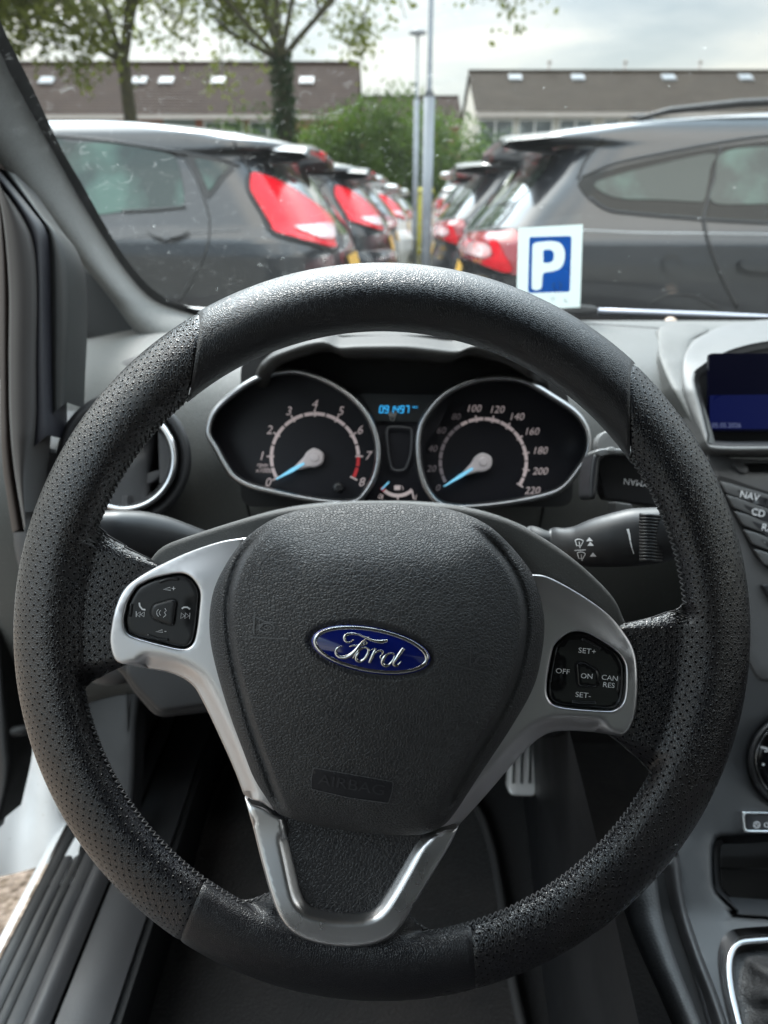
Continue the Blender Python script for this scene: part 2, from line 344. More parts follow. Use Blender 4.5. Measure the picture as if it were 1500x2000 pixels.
def glassmat(name, tint, refl=1.0, base=None, basef=0.0, dust=0.0, ior=1.5):
    m = bpy.data.materials.new(name); m.use_nodes = True; t = m.node_tree; t.nodes.clear(); L = t.links.new
    o = t.nodes.new('ShaderNodeOutputMaterial'); tr = t.nodes.new('ShaderNodeBsdfTransparent'); tr.inputs[0].default_value = (*tint, 1)
    gl = t.nodes.new('ShaderNodeBsdfGlossy'); gl.inputs['Roughness'].default_value = 0.03; fr = t.nodes.new('ShaderNodeFresnel'); fr.inputs[0].default_value = ior
    # both faces of a pane act alike: use the facing angle only
    lw = t.nodes.new('ShaderNodeLayerWeight'); lw.inputs[0].default_value = 0.5
    fz = math_node(t, 'POWER', lw.outputs['Facing'], 4.0); fz = math_node(t, 'MULTIPLY', fz, 0.85 * refl); fz = math_node(t, 'ADD', fz, 0.05 * refl, clamp=True)
    first = tr.outputs[0]
    if base:
        df = t.nodes.new('ShaderNodeBsdfDiffuse'); df.inputs[0].default_value = (*base, 1); mb = t.nodes.new('ShaderNodeMixShader'); mb.inputs[0].default_value = basef; L(tr.outputs[0], mb.inputs[1]); L(df.outputs[0], mb.inputs[2]); first = mb.outputs[0]
    ms = t.nodes.new('ShaderNodeMixShader'); L(fz, ms.inputs[0]); L(first, ms.inputs[1]); L(gl.outputs[0], ms.inputs[2]); last = ms.outputs[0]
    if dust:
        tcn = t.nodes.new('ShaderNodeTexCoord')
        n1 = t.nodes.new('ShaderNodeTexNoise'); n1.inputs['Scale'].default_value = 5; n1.inputs['Detail'].default_value = 8; L(tcn.outputs['Object'], n1.inputs['Vector'])
        r1 = t.nodes.new('ShaderNodeMapRange'); L(n1.outputs[0], r1.inputs[0]); r1.inputs[1].default_value = .3; r1.inputs[2].default_value = .75; r1.inputs[3].default_value = dust * .6; r1.inputs[4].default_value = dust * 1.5
        v = t.nodes.new('ShaderNodeTexVoronoi'); v.inputs['Scale'].default_value = 70; v.inputs['Randomness'].default_value = 1; L(tcn.outputs['Object'], v.inputs['Vector'])
        sz = t.nodes.new('ShaderNodeSeparateColor'); L(v.outputs['Color'], sz.inputs[0])
        thr = math_node(t, 'MULTIPLY', math_node(t, 'POWER', sz.outputs[0], 6.0), 0.13)
        sp_ = math_node(t, 'LESS_THAN', v.outputs['Distance'], thr); sp_ = math_node(t, 'MULTIPLY', sp_, 0.2)
        n2 = t.nodes.new('ShaderNodeTexNoise'); n2.inputs['Scale'].default_value = 60; n2.inputs['Detail'].default_value = 8; n2.inputs['Distortion'].default_value = 2.5; L(tcn.outputs['Object'], n2.inputs['Vector'])
        r2 = t.nodes.new('ShaderNodeMapRange'); L(n2.outputs[0], r2.inputs[0]); r2.inputs[1].default_value = .6; r2.inputs[2].default_value = .8; r2.inputs[3].default_value = 0; r2.inputs[4].default_value = .13
        lf = t.nodes.new('ShaderNodeMapRange'); sx = t.nodes.new('ShaderNodeSeparateXYZ'); L(tcn.outputs['Object'], sx.inputs[0]); L(sx.outputs[0], lf.inputs[0]); lf.inputs[1].default_value = -.05; lf.inputs[2].default_value = -.3
        r2o = math_node(t, 'MULTIPLY', r2.outputs[0], lf.outputs[0])
        tot = math_node(t, 'ADD', math_node(t, 'ADD', r1.outputs[0], sp_), r2o, clamp=True)
        dd = t.nodes.new('ShaderNodeBsdfTranslucent'); dd.inputs[0].default_value = (.9, .92, .92, 1); d2 = t.nodes.new('ShaderNodeBsdfDiffuse'); d2.inputs[0].default_value = (.9, .9, .9, 1)
        ad = t.nodes.new('ShaderNodeMixShader'); ad.inputs[0].default_value = .5; L(dd.outputs[0], ad.inputs[1]); L(d2.outputs[0], ad.inputs[2])
        m3 = t.nodes.new('ShaderNodeMixShader'); L(tot, m3.inputs[0]); L(last, m3.inputs[1]); L(ad.outputs[0], m3.inputs[2]); last = m3.outputs[0]
    L(last, o.inputs[0]); return m
# ================================================================= STEERING WHEEL
K = 0.375 / FPX                       # metres per picture unit on the wheel's plane
WC = (746.0, 1235.0); WD = 0.375
GR = [('vor', 900, .55, .0003), ('noise', 260, .30, .0006)]
M_leather = mat('smooth_leather', (.0045, .005, .008), .32, spec=.6, bumps=[('vor', 950, .6, .0008), ('noise', 120, .3, .0006)], rvar=(25, .27, .38), colvar=('noise', 18, (.008, .0075, .01), .4, .65))
M_perf = mat('perforated_leather', (.005, .0055, .009), .24, spec=.75, bumps=[('vor', 900, .6, .0008), ('noise', 110, .35, .0016)], rvar=(18, .2, .31), colvar=('noise', 14, (.012, .010, .011), .42, .62), perf=(.0052, .115))
M_thread = mat('thread', (.04, .04, .042), .6)
M_airbag = mat('grained_airbag_plastic', (.034, .034, .037), .5, spec=.5, bumps=[('vor', 640, .9, .0014), ('noise', 900, .3, .0005)], rvar=(12, .46, .56), colvar=('noise', 40, (.041, .041, .043), .45, .7))
M_speck = mat('speckled_plastic', (.085, .085, .083), .62, bumps=[('noise', 1400, .6, .0004)], colvar=('noise', 1300, (.11, .11, .105), .55, .7))
M_silver = mat('satin_silver', (.74, .73, .75), .31, metal=1.0, rvar=(30, .31, .36), bumps=[('noise', 1800, .06, .0002)])
M_silver2 = mat('brushed_silver', (.78, .77, .78), .31, metal=1.0, rvar=(30, .26, .34))
M_pad = mat('button_plastic', (.018, .018, .02), .32, bumps=[('noise', 2500, .15, .0002)], colvar=('noise', 30, (.026, .025, .026), .4, .7))
M_padb = mat('gloss_button_plastic', (.006, .006, .007), .14, rvar=(40, .1, .2))
M_gap = mat('black_gap', (.004, .004, .005), .6)
M_print = mat('white_print', (.8, .8, .82), .5)
M_blue = mat('badge_blue_enamel', (.004, .012, .16), .08, coat=1.0, colvar=('noise', 60, (.006, .01, .12), .5, .8))
M_chrome = mat('chrome', (.85, .85, .86), .1, metal=1.0, rvar=(50, .08, .14))
M_relief_light = mat('relief_light_plastic', (.07, .07, .074), .4)

wheel = thing('steering_wheel', tuple(P(*WC, WD + .03)), 'black leather steering wheel with silver spokes and a blue oval badge', 'steering wheel')

R0, RT = 655.0, 65.0
def spoke(th):
    """(strength, inner extent in picture units, plateau) of the leather around the ring at angle th (degrees)"""
    th = (th + 360) % 360
    def bump(a, b, w): return sm((th - a + w) / w) * sm((b + w - th) / w)
    l = bump(164.5, 185.5, 5.5); thr = th if th < 180 else th - 360
    r = sm((thr + 23 + 5) / 5.0) * sm((0.5 + 5 - thr) / 5.0)
    b = bump(249, 273, 7)
    E = RT + l * (112 + 55 * math.exp(-((th - 163) / 5.0)**2)) + r * (122 + 40 * math.exp(-((thr - 1) / 5.0)**2)) + b * 52
    return max(l, r), b, E
def rim_point(th, v):
    s, b, E = spoke(th); cv, sv = cos(v), sin(v)
    if cv >= 0: rho = RT * cv; h = RT * sv
    else:
        e = 1 - .3 * max(s, b); q = abs(cv)**e; rho = -E * q
        tubeh = sqrt(max(0, RT * RT - rho * rho)); pl = (30 * s + 34 * b) * sqrt(max(0, 1 - (abs(rho) / E)**6))
        if s + b > 0.01: k = 14 * max(s, b) + .1; hh = .5 * (tubeh + pl + sqrt((tubeh - pl)**2 + k * k)) * min(1, abs(sv) * 4)
        else: hh = tubeh
        h = math.copysign(hh, sv)
    return rho, h
def rim_section(name, a_fun, b_fun, matl, lift, ends, label=None):
    nv = 84; tot = abs(b_fun(pi / 2) - a_fun(pi / 2)); nu = int(tot * 3.2); G = []; UV = []
    vs = np.arange(nv + 1) / nv * 2 * pi
    for i in range(nu + 1):
        t = i / nu; row = []
        for v in vs:
            vv = v if v <= pi else 2 * pi - v
            a, b = a_fun(vv), b_fun(vv); th = a + (b - a) * t
            rho, h = rim_point(th, v)
            da = radians(abs(th - a)) * 655; db = radians(abs(b - th)) * 655; dd = min(da, db)
            g = 1 + lift / RT - ends * math.exp(-(dd / 4.5)**2)
            rho *= g; h *= g
            # slow swelling of the hand grips
            r = R0 + rho; x = WC[0] + r * cos(radians(th)); y = WC[1] - r * sin(radians(th))
            row.append(P(x, y, WD - h * K))
            UV.append([radians(th) * 640 * K, 0])
        R_ = np.array(row); al = np.concatenate([[0], np.cumsum(np.linalg.norm(np.diff(R_, axis=0), axis=1))])
        for jj in range(nv + 1): UV[-(nv + 1) + jj][1] = al[jj]
        G.append(row)
    mb = MB(); mb.grid(G)
    o = mb.build(name, matl, wheel, uv=UV)
    if label: o['label'] = label
    return o
lin = lambda a, b: (lambda v: a + (b - a) * (1 - cos(v)) / 2)
lobeL = lambda v: 120.2 + 10.2 * (1 - cos(v)) / 2 - 1.6 * sin(v)
lobeR = lambda v: 46.5 - 12.5 * (1 - cos(v)) / 2 + 2.0 * sin(v)
rim_section('leather_cover', lobeR, lobeL, M_leather, 2.4, .032, 'smooth black leather across the top of the rim')
rim_section('leather_grip', lobeL, lin(236.8, 234.4), M_perf, 0, .032, 'perforated black leather on the left of the rim')
rim_section('leather_cover', lin(236.8, 234.4), lin(284.7, 287), M_leather, .6, .032, 'smooth black leather around the foot of the rim')
rim_section('leather_grip', lin(284.7, 287), (lambda v: 360 + lobeR(v)), M_perf, 0, .032, 'perforated black leather on the right of the rim')
core = MB(); aa = np.radians(np.arange(0, 360, 2)); core.tube(P(WC[0] + R0 * np.cos(aa), WC[1] - R0 * np.sin(aa), WD), 46 * K, 20, closed=True, upv=-FWD); core.build('rim_core', M_gap, wheel)
# stitching round the inner edge
st = MB(); n = 0
th = 0.0
while th < 360:
    s, b, E = spoke(th)
    r = R0 - E * .985; stp = degrees_step = 11.5 / max(r, 300) * 57.3
    skip = (s > .75)
    if skip and st.V: st.build('stitching', M_thread, wheel); st = MB()
    if not skip:
        def q(a, v_): 
            rho, h = rim_point(a, v_); rr = R0 + rho * 1.012; return P(WC[0] + rr * cos(radians(a)), WC[1] - rr * sin(radians(a)), WD - h * 1.012 * K)
        a1 = th + stp * .8
        pts = [q(th + (a1 - th) * t, pi - .52 + .36 * t) for t in np.linspace(0, 1, 4)]
        st.tube(pts, .00042, 5)
        pts = [q(a1 + (th + stp - a1) * t, pi - .16 - .36 * t) for t in np.linspace(0, 1, 3)]
        st.tube(pts, .00042, 5)
    th += stp
if st.V: st.build('stitching', M_thread, wheel)
# shell behind the hub
shell = cr_closed([(262, 1130), (290, 1098), (318, 1068), (372, 1046), (480, 1012), (560, 993), (650, 984), (740, 981), (830, 984), (900, 990), (985, 1012), (1060, 1050), (1130, 1100), (1190, 1158), (1214, 1200), (1225, 1250), (1180, 1330), (1080, 1360), (980, 1440), (900, 1560), (760, 1640), (600, 1620), (500, 1540), (430, 1380), (360, 1300), (270, 1240)], 9)
patch('hub_shell', shell, lambda x, y: WD - .004 + .000035 * np.maximum(0, 1090 - y) + 0 * x, M_speck, wheel, 22, skirt=.02, er=12, eh=.004)

# silver trims --------------------------------------------------------------
L_out = [(478, 1050), (430, 1058), (372, 1077), (320, 1100), (275, 1124), (243, 1150), (226, 1185), (217, 1225), (215, 1258), (224, 1288), (241, 1297)]
L_low = [(290, 1306), (340, 1317), (375, 1337), (396, 1370), (425, 1430), (455, 1497), (476, 1552)]
L_end = [(492, 1562), (512, 1568), (534, 1583)]
L_in = [(560, 1560), (520, 1440), (480, 1300), (470, 1200), (480, 1120), (510, 1060)]
padL = cr_closed([(242, 1215), (246, 1190), (252, 1172), (268, 1147), (288, 1135), (310, 1127), (348, 1120), (368, 1124), (383, 1139), (391, 1159), (389.5, 1186), (385, 1227), (379, 1253), (368, 1265), (352, 1267), (315, 1259), (265, 1245), (248, 1235)], 4)
def trimL_h(x, y):
    poly_low = np.asarray(L_low); q = np.stack([x, y], 1); dl = pdist(q, cr_open(L_low, 8), False)
    dtop = pdist(q, cr_open(L_out[:6], 8), False)
    g = sm((dl) / 34.0)     # lower facet turns downward
    h = .0070 + .0045 * g + .002 * sm(dtop / 60)
    return WD - h
Lp = np.vstack([cr_open(L_out, 6), cr_open(L_low, 6), cr_open(L_end, 6), cr_open(L_in, 10)])
patch('spoke_trim', Lp, trimL_h, M_silver, wheel, 9, holes=[padL], skirt=.016, er=5, eh=.0012)['label'] = 'silver trim of the left spoke'
R_out = [(1030, 1122), (1062, 1124), (1098, 1140), (1145, 1168), (1190, 1202), (1222, 1240), (1238, 1270), (1244, 1305), (1245, 1350), (1240, 1395), (1228, 1425), (1213, 1438)]
R_low = [(1160, 1430), (1110, 1427), (1072, 1432), (1040, 1452), (1000, 1494), (950, 1552), (896, 1612)]
R_end = [(888, 1608), (868, 1614), (836, 1620)]
R_in = [(830, 1590), (900, 1500), (980, 1380), (1020, 1250), (1010, 1170)]
padR = cr_closed([(1068, 1352), (1069, 1325), (1076, 1285), (1082, 1262), (1096, 1246), (1112, 1236), (1130, 1233), (1150, 1238), (1180, 1255), (1208, 1276), (1220, 1296), (1222, 1316), (1221, 1350), (1216, 1372), (1203, 1385), (1184, 1388), (1122, 1384), (1086, 1378), (1073, 1367)], 4)
def trimR_h(x, y):
    q = np.stack([x, y], 1); dl = pdist(q, cr_open(R_low, 8), False); dtop = pdist(q, cr_open(R_out[:7], 8), False)
    return WD - (.0065 + .0050 * sm(dl / 32.0) + .002 * sm(dtop / 60))
Rp = np.vstack([cr_open(R_out, 6), cr_open(R_low, 6), cr_open(R_end, 6), cr_open(R_in, 10)])
patch('spoke_trim', Rp, trimR_h, M_silver, wheel, 9, holes=[padR], skirt=.016, er=5, eh=.0012)['label'] = 'silver trim of the right spoke'
# lower V
V_out = [(478, 1557), (492, 1568), (514, 1575), (536, 1590), (556, 1600)]
V_in = [(566, 1640), (577, 1690), (588, 1740), (598, 1762), (622, 1776), (665, 1783), (706, 1783), (730, 1774), (752, 1745), (780, 1697), (806, 1650), (826, 1627)]
V_o2 = [(868, 1619), (893, 1617), (896, 1612), (880, 1648), (842, 1712), (806, 1772), (784, 1808), (760, 1832), (725, 1846), (680, 1851), (640, 1848), (600, 1838), (568, 1820), (545, 1790), (528, 1745), (510, 1680), (494, 1615)]
Vp = np.vstack([cr_open(V_out, 6), cr_open(V_in, 6), cr_open(V_o2, 6)])
def V_h(x, y):
    q = np.stack([x, y], 1); di = pdist(q, cr_open(V_in, 8), False)
    return WD - (.0095 + .0065 * sm((y - 1600) / 220) - .004 * (1 - sm(di / 24)))
patch('lower_trim', Vp, V_h, M_silver2, wheel, 6, skirt=.018, er=7, eh=.0022)
M_lpan = mat('lower_panel_grain', (.026, .026, .029), .5, bumps=[('vor', 560, .9, .0016)])
lp = cr_closed([(540, 1560), (556, 1620), (568, 1680), (582, 1745), (596, 1772), (640, 1788), (700, 1789), (735, 1780), (762, 1748), (800, 1680), (830, 1620), (780, 1580), (650, 1570)], 8)
patch('lower_panel', lp, lambda x, y: WD - .0062 - .003 * sm((y - 1600) / 200), M_lpan, wheel, 12, skirt=.006, er=8, eh=.0012)

# airbag cover --------------------------------------------------------------
AB = cr_closed([(520, 1021), (570, 1000), (640, 987), (735, 982), (830, 987), (900, 1001), (950, 1024), (985, 1053), (1018, 1090), (1045, 1130), (1060, 1172), (1066, 1212), (1062, 1262), (1044, 1338), (1000, 1418), (942, 1506), (888, 1588), (860, 1616), (820, 1630), (750, 1630), (650, 1618), (572, 1600), (534, 1580), (500, 1532), (472, 1460), (446, 1388), (420, 1300), (408, 1240), (407, 1190), (416, 1142), (440, 1096), (474, 1056)], 6)
ABI = cr_closed([(575, 1002), (520, 1038), (480, 1085), (458, 1140), (451, 1200), (458, 1270), (476, 1350), (500, 1430), (525, 1500), (552, 1570), (590, 1622), (700, 1640), (800, 1640), (848, 1605), (885, 1540), (932, 1460), (978, 1380), (1010, 1300), (1022, 1230), (1018, 1170), (998, 1120), (962, 1070), (915, 1028), (870, 1002), (735, 960)], 8)
def ab_h(x, y, deb=True):
    q = np.stack([np.atleast_1d(x), np.atleast_1d(y)], 1); d = np.maximum(sdist(q, AB), 0); s = sdist(q, ABI)
    cx, cy = 735, 1290
    r2 = ((q[:, 0] - cx) / 360)**2 + ((q[:, 1] - cy) / 360)**2
    fade = sm((q[:, 1] - 1010) / 70) * sm((1610 - q[:, 1]) / 60)
    h = .0125 + .019 * (1 - np.minimum(r2, 1.3)) + .0055 * (1 - (1 - np.minimum(d / 60, 1))**2)
    st_ = .0066 * sm((s + 6) / 13); h = h + fade * (st_ - .0022 * np.exp(-((s + 8) / 5)**2)) + (1 - fade) * .0062
    h = h - .016 * sm((1150 - q[:, 1]) / 170)**1.6 * sm((250 - np.abs(q[:, 0] - 735)) / 130)
    if deb:   # badge seat
        u = (q[:, 0] - 724.5) * cos(radians(10)) + (q[:, 1] - 1269.5) * sin(radians(10)); v = -(q[:, 0] - 724.5) * sin(radians(10)) + (q[:, 1] - 1269.5) * cos(radians(10))
        e = np.sqrt((u / 124)**2 + (v / 52)**2); h = h - .0016 * sm((1.06 - e) / .1)
    return h
# denser mesh where the detail is
airbag = patch('airbag_cover', AB, lambda x, y: WD - ab_h(x, y), M_airbag, wheel, 3.9, skirt=.02, er=14, eh=.0045)
absurf = lambda x, y: WD - ab_h(x, y, False)
# letters on a flat dark plate; plate and frame tones imitate relief shading
M_plate2 = mat('recess_shade_plastic', (.014, .014, .018), .45)
M_edge = mat('lit_frame_edge', (.09, .09, .095), .45)
def rot10(p, cx=687, cy=1533): p = np.asarray(p, float); a = radians(10); return np.stack([cx + p[:, 0] * cos(a) - p[:, 1] * sin(a), cy + p[:, 0] * sin(a) + p[:, 1] * cos(a)], 1)
frp = rounded(rot10([(-79, -20), (79, -20), (80, 0), (77, 23), (0, 26), (-77, 22), (-80, 0)]), 4, 4)
npl = patch('name_recess_shade', frp, lambda x, y: WD - ab_h(x, y) - .00025, M_plate2, airbag, 5)  # lies proud of the cover; the recess's shade is only its dark colour
ik = Ink(); ik.text('AIRBAG', 687, 1534, 29, rot=10, bold=.002, sx=1.32)
ik.lay('moulded_lettering', lambda x, y: WD - ab_h(x, y), mat('letter_edge', (.035, .035, .04), .35), airbag, .0007)
def horn(x, y, rot, s=1.0):
    k = Ink(); a = radians(rot)
    def T(p): p = np.asarray(p, float) * s; return np.stack([x + p[:, 0] * cos(a) - p[:, 1] * sin(a), y + p[:, 0] * sin(a) + p[:, 1] * cos(a)], 1)
    k.line(T([(-21, -22), (-21, 20)]), 3); k.line(T([(-18, -12), (0, -4), (22, -3)]), 2.5); k.line(T([(-16, 14), (-8, 8), (-4, 2)]), 2.2)
    an = np.linspace(0, 2 * pi, 20); k.line(T(np.stack([4 + 15 * np.cos(an), 8 + 9 * np.sin(an)], 1)), 2.5); k.line(T(np.stack([6 + 7 * np.cos(an), 8 + 4 * np.sin(an)], 1)), 2)
    return k
for (x, y, r, sx_) in ((517, 1218, 3, 1), (940, 1283, 3, 1)):
    k = horn(x, y, r); k.line([(x - 32, y + 26), (x + 46, y + 30)] if x < 700 else [(x - 60, y + 14), (x - 20, y + 24), (x + 16, y + 33)], 2.6)
    k.lay('horn_symbol_lit_edges', absurf, M_relief_light, airbag, .0006)  # flat lines in a lighter tone, imitating light on moulded edges
# frame ridge as a flat line, its highlight put into the colour
Ink().line(frp, 1.8, True).lay('moulded_frame', absurf, M_edge, airbag, .0006)

# badge -----------------------------------------------------------------------
def ell(A, B, n=90, cx=724.5, cy=1269.5, r=10):
    t = np.linspace(0, 2 * pi, n, endpoint=False); u = A * np.cos(t); v = B * np.sin(t); a = radians(r)
    return np.stack([cx + u * cos(a) - v * sin(a), cy + u * sin(a) + v * cos(a)], 1)
def bd_h(x, y):
    a = radians(10); u = (x - 724.5) * cos(a) + (y - 1269.5) * sin(a); v = -(x - 724.5) * sin(a) + (y - 1269.5) * cos(a)
    e = np.minimum((u / 118)**2 + (v / 46)**2, 1.0); tilt = ab_h(np.array([724.5]), np.array([1269.5]), False)[0]
    return WD - (tilt - .0012 + .0018 * (1 - e))
badge = patch('badge', ell(118, 46), bd_h, M_blue, wheel, 8, skirt=.003, er=4, eh=.001)
ring = np.vstack([ell(113, 41.5), ell(113, 41.5)[:1]])
rg = MB(); rr = ell(110.5, 39.5, 120); rg.tube(P(rr[:, 0], rr[:, 1], bd_h(rr[:, 0], rr[:, 1]) - .0001), .00085, 8, closed=True, flat=.4, upv=-FWD); rg.build('badge_ring', M_chrome, badge)
def Z(pts): return [(560 + x / 4.6875, 1180 + y / 4.6875) for x, y in pts]
sc_ = MB()
def script(pts, w):
    c = cr_open(Z(pts), 1.3); ws = np.interp(np.linspace(0, 1, len(c)), np.linspace(0, 1, len(w)), w) / 4.6875 * K / 2
    sc_.tube(P(c[:, 0], c[:, 1], bd_h(c[:, 0], c[:, 1]) - .0003), ws, 10, flat=.55, upv=-FWD)
script([(612, 325), (590, 345), (560, 350), (535, 335), (528, 305), (548, 280), (595, 271), (650, 278), (715, 303), (785, 332), (855, 345), (922, 334)], [10, 16, 24, 20, 14, 16, 22, 30, 26])
script([(755, 302), (715, 330), (670, 375), (630, 425), (585, 465), (535, 485), (485, 483), (452, 455), (452, 418), (475, 393), (503, 385)], [10, 16, 22, 26, 30, 34, 34, 28, 20, 12, 8])
script([(575, 388), (610, 380), (650, 381), (690, 378), (725, 368), (737, 352), (722, 345), (708, 358), (706, 385)], [8, 12, 14, 14, 12, 8, 8, 8, 6])
script([(603, 500), (622, 470), (655, 428), (700, 402), (735, 402), (748, 425), (738, 465), (708, 505), (668, 525), (640, 508), (640, 475), (665, 435)], [6, 14, 22, 16, 14, 20, 26, 22, 20, 26, 20, 10])
script([(745, 420), (765, 422), (788, 412), (812, 408), (800, 440), (780, 485), (757, 538)], [6, 8, 12, 22, 26, 26, 20])
script([(778, 490), (805, 455), (835, 432), (868, 430), (882, 448), (870, 462)], [8, 14, 14, 18, 20, 10])
script([(868, 462), (855, 485), (868, 500), (890, 488)], [6, 10, 10, 8])
script([(985, 460), (960, 448), (925, 458), (890, 492), (876, 532), (895, 562), (930, 560), (968, 520), (990, 470)], [8, 14, 22, 28, 28, 24, 18, 14, 8])
script([(1070, 408), (1045, 440), (1010, 490), (982, 535), (985, 562), (1012, 562), (1048, 525)], [30, 30, 28, 26, 20, 12, 6])
sc_.build('badge_lettering', M_chrome, badge)

# control pads ------------------------------------------------------------------
def flat_h(h): return lambda x, y: WD - h + 0 * x
def pad_bits(outline, mat_, hl, label):
    o = patch('control_pad', outline * 1.0, hl, mat_, wheel, 8, skirt=.008, er=5, eh=.0016); o['label'] = label; return o
def shrink(poly, s):
    c = poly.mean(0); T = np.roll(poly, -1, 0) - np.roll(poly, 1, 0); T /= np.linalg.norm(T, axis=1)[:, None]; N = np.stack([-T[:, 1], T[:, 0]], 1)
    if ((poly + N - c)**2).sum() > ((poly - c)**2).sum(): N = -N
    return poly + N * s
def padL_h(x, y):
    q = np.stack([x, y], 1); notch = sm((x - 362) / 14) * sm((34 - np.abs(y - (1195 + (x - 365) * .1))) / 14)
    return WD - .0112 + .0008 * notch
def padR_h(x, y):
    notch = sm((1102 - x) / 12) * sm((34 - np.abs(y - 1312)) / 14)
    return WD - .0102 + .0008 * notch
patch('pad_surround', padL, flat_h(.004), M_gap, wheel, 20)
patch('pad_surround', padR, flat_h(.003), M_gap, wheel, 20)
pl = pad_bits(shrink(padL, 3.5), M_pad, padL_h, 'grey control pad with phone and volume symbols')
pr = pad_bits(shrink(padR, 3.5), M_padb, padR_h, 'glossy black control pad for the speed setting')
def cbutton(pts, hfun, mat_, parent, lab):
    q = rounded(pts, 9, 3); patch('button_gap', shrink(q, -3), lambda x, y: hfun(x, y) - .00015, M_gap, parent, 12)
    o = patch('centre_button', q, lambda x, y: hfun(x, y) - .0016, mat_, parent, 6, skirt=.003, er=5, eh=.0013); return o
cbl = cbutton([(294, 1199), (298, 1181), (338, 1170), (345, 1176), (339, 1221), (330, 1220), (300, 1210)], padL_h, M_pad, pl, '')
cbr = cbutton([(1124, 1295), (1140, 1292), (1168, 1309), (1172, 1322), (1169, 1342), (1128, 1341)], padR_h, M_padb, pr, '')
def ridge(pts, hfun, parent, m):
    c = cr_open(pts, 3); b = MB(); b.tube(P(c[:, 0], c[:, 1], hfun(c[:, 0], c[:, 1]) - .0002), .00075, 8, flat=.7, upv=-FWD); return b.build('ridge', m, parent)
M_ridge = mat('ridge_plastic', (.02, .02, .022), .25)
for pts in ([(311, 1137), (330, 1131), (349, 1131)], [(257, 1179), (254, 1204)], [(288, 1240), (308, 1247), (329, 1250)]): ridge(pts, padL_h, pl, M_ridge)
for pts in ([(1136, 1248), (1155, 1256), (1173, 1267)], [(1210, 1321), (1208, 1335), (1206, 1350)], [(1117, 1370), (1140, 1372), (1164, 1372)]): ridge(pts, padR_h, pr, M_ridge)
k = Ink(); k.line([(319, 1151), (332, 1147), (333, 1153)], 1.2, True); k.text('+', 339, 1150, 15); k.line([(304, 1234), (317, 1230), (318, 1235)], 1.2, True); k.text('-', 323, 1232, 15)
k.line([(266, 1194), (266, 1205)], 1.2)
for x in (273, 281): k.line([(x - 6, 1200), (x + 1, 1195), (x, 1205)], 1.2, True)
k.line([(371, 1197), (370, 1209)], 1.2)
for x in (356, 364): k.line([(x - 2, 1197), (x - 3, 1208), (x + 5, 1203)], 1.2, True)
k.line([(272, 1177), (273, 1184), (278, 1190), (284, 1191)], 3.2); k.line([(355, 1189), (359, 1186), (366, 1186), (371, 1190)], 3.2)
k.lay('printed_symbols', padL_h, M_print, pl, .0003)
k = Ink(); k.line([(322, 1188), (325, 1193), (321, 1196), (324, 1201), (319, 1206)], 1.1); k.arc(316, 1197, 5, 110, 250, 1); k.arc(314, 1197, 8, 120, 240, 1)
k.lay('printed_symbols', lambda x, y: padL_h(x, y) - .0016, M_print, cbl, .0003)
k = Ink(); k.text('SET+', 1147, 1272, 14.5, rot=6, bold=.02, sx=1.15); k.text('OFF', 1099, 1311.5, 14, rot=6, bold=.02, sx=1.15); k.text('CAN', 1191, 1324.5, 14, rot=6, bold=.02, sx=1.1); k.text('RES', 1189, 1338.5, 14, rot=6, bold=.02, sx=1.1); k.text('SET-', 1139, 1358, 14.5, rot=6, bold=.02, sx=1.15)
k.lay('printed_words', padR_h, M_print, pr, .0003)
Ink().text('ON', 1146, 1321, 14, rot=4, bold=.02, sx=1.1).lay('printed_words', lambda x, y: padR_h(x, y) - .0016, M_print, cbr, .0003)
# ================================================================= DASHBOARD AND CABIN
M_dash = mat('soft_dash_plastic', (.06, .062, .059), .55, bumps=[('vor', 420, .6, .0012), ('noise', 900, .3, .0006)], rvar=(6, .48, .6), colvar=[('noise', 3.5, (.088, .088, .084), .4, .7), ('noise', 900, (.24, .24, .23), .66, .75)])
M_hood = mat('binnacle_plastic', (.022, .021, .020), .55, bumps=[('vor', 350, .6, .0006)])
M_dark = mat('dark_trim_plastic', (.016, .016, .018), .5, bumps=[('vor', 500, .5, .0005)], rvar=(9, .42, .6))
M_grey = mat('grey_trim_plastic', (.036, .036, .039), .5, bumps=[('vor', 480, .5, .0005)], rvar=(8, .42, .58), colvar=('noise', 5, (.045, .043, .045), .4, .7))
M_unused = mat('painted_silver_grey_plastic', (.2, .2, .205), .42, metal=.35, rvar=(9, .36, .48), bumps=[('noise', 1500, .15, .0002)])
M_blk = mat('matt_black', (.006, .006, .007), .75)
M_carpet = mat('black_carpet', (.02, .018, .019), .95, bumps=[('noise', 420, 1, .002)], colvar=[('noise', 25, (.03, .027, .026), .45, .75), ('noise', 700, (.05, .045, .045), .66, .8)], sheen=.15)
M_rubber = mat('black_rubber', (.012, .012, .013), .6, rvar=(20, .5, .7))
M_cloth = mat('ribbed_seal_cloth', (.024, .020, .019), .85, bumps=[('wave', 260, .6, .001, (.0, .0, 1))], sheen=.2)
M_pillar = mat('woven_pillar_cloth', (.13, .133, .128), .85, bumps=[('vor', 700, .6, .0005)], colvar=('cell', 800, (.085, .085, .085), .4, .9), sheen=.3)
M_white = mat('white_car_paint', (.85, .86, .88), .35, coat=.6, rvar=(8, .3, .45), colvar=[('noise', 7, (.6, .6, .6), .52, .8), ('noise', 120, (.45, .42, .38), .68, .8)])
M_shell = mat('cabin_lining', (.1, .1, .095), .9)
M_screenblk = mat('gloss_black', (.004, .004, .006), .12, rvar=(30, .1, .16))
M_face = mat('dial_face', (.007, .007, .011), .38)
M_num = mat('dial_print', (.5, .42, .42), .6, emit=((1, .82, .82), .12))
M_dim = mat('dial_print_dim', (.2, .18, .2), .6, emit=((1, .8, .85), .025))
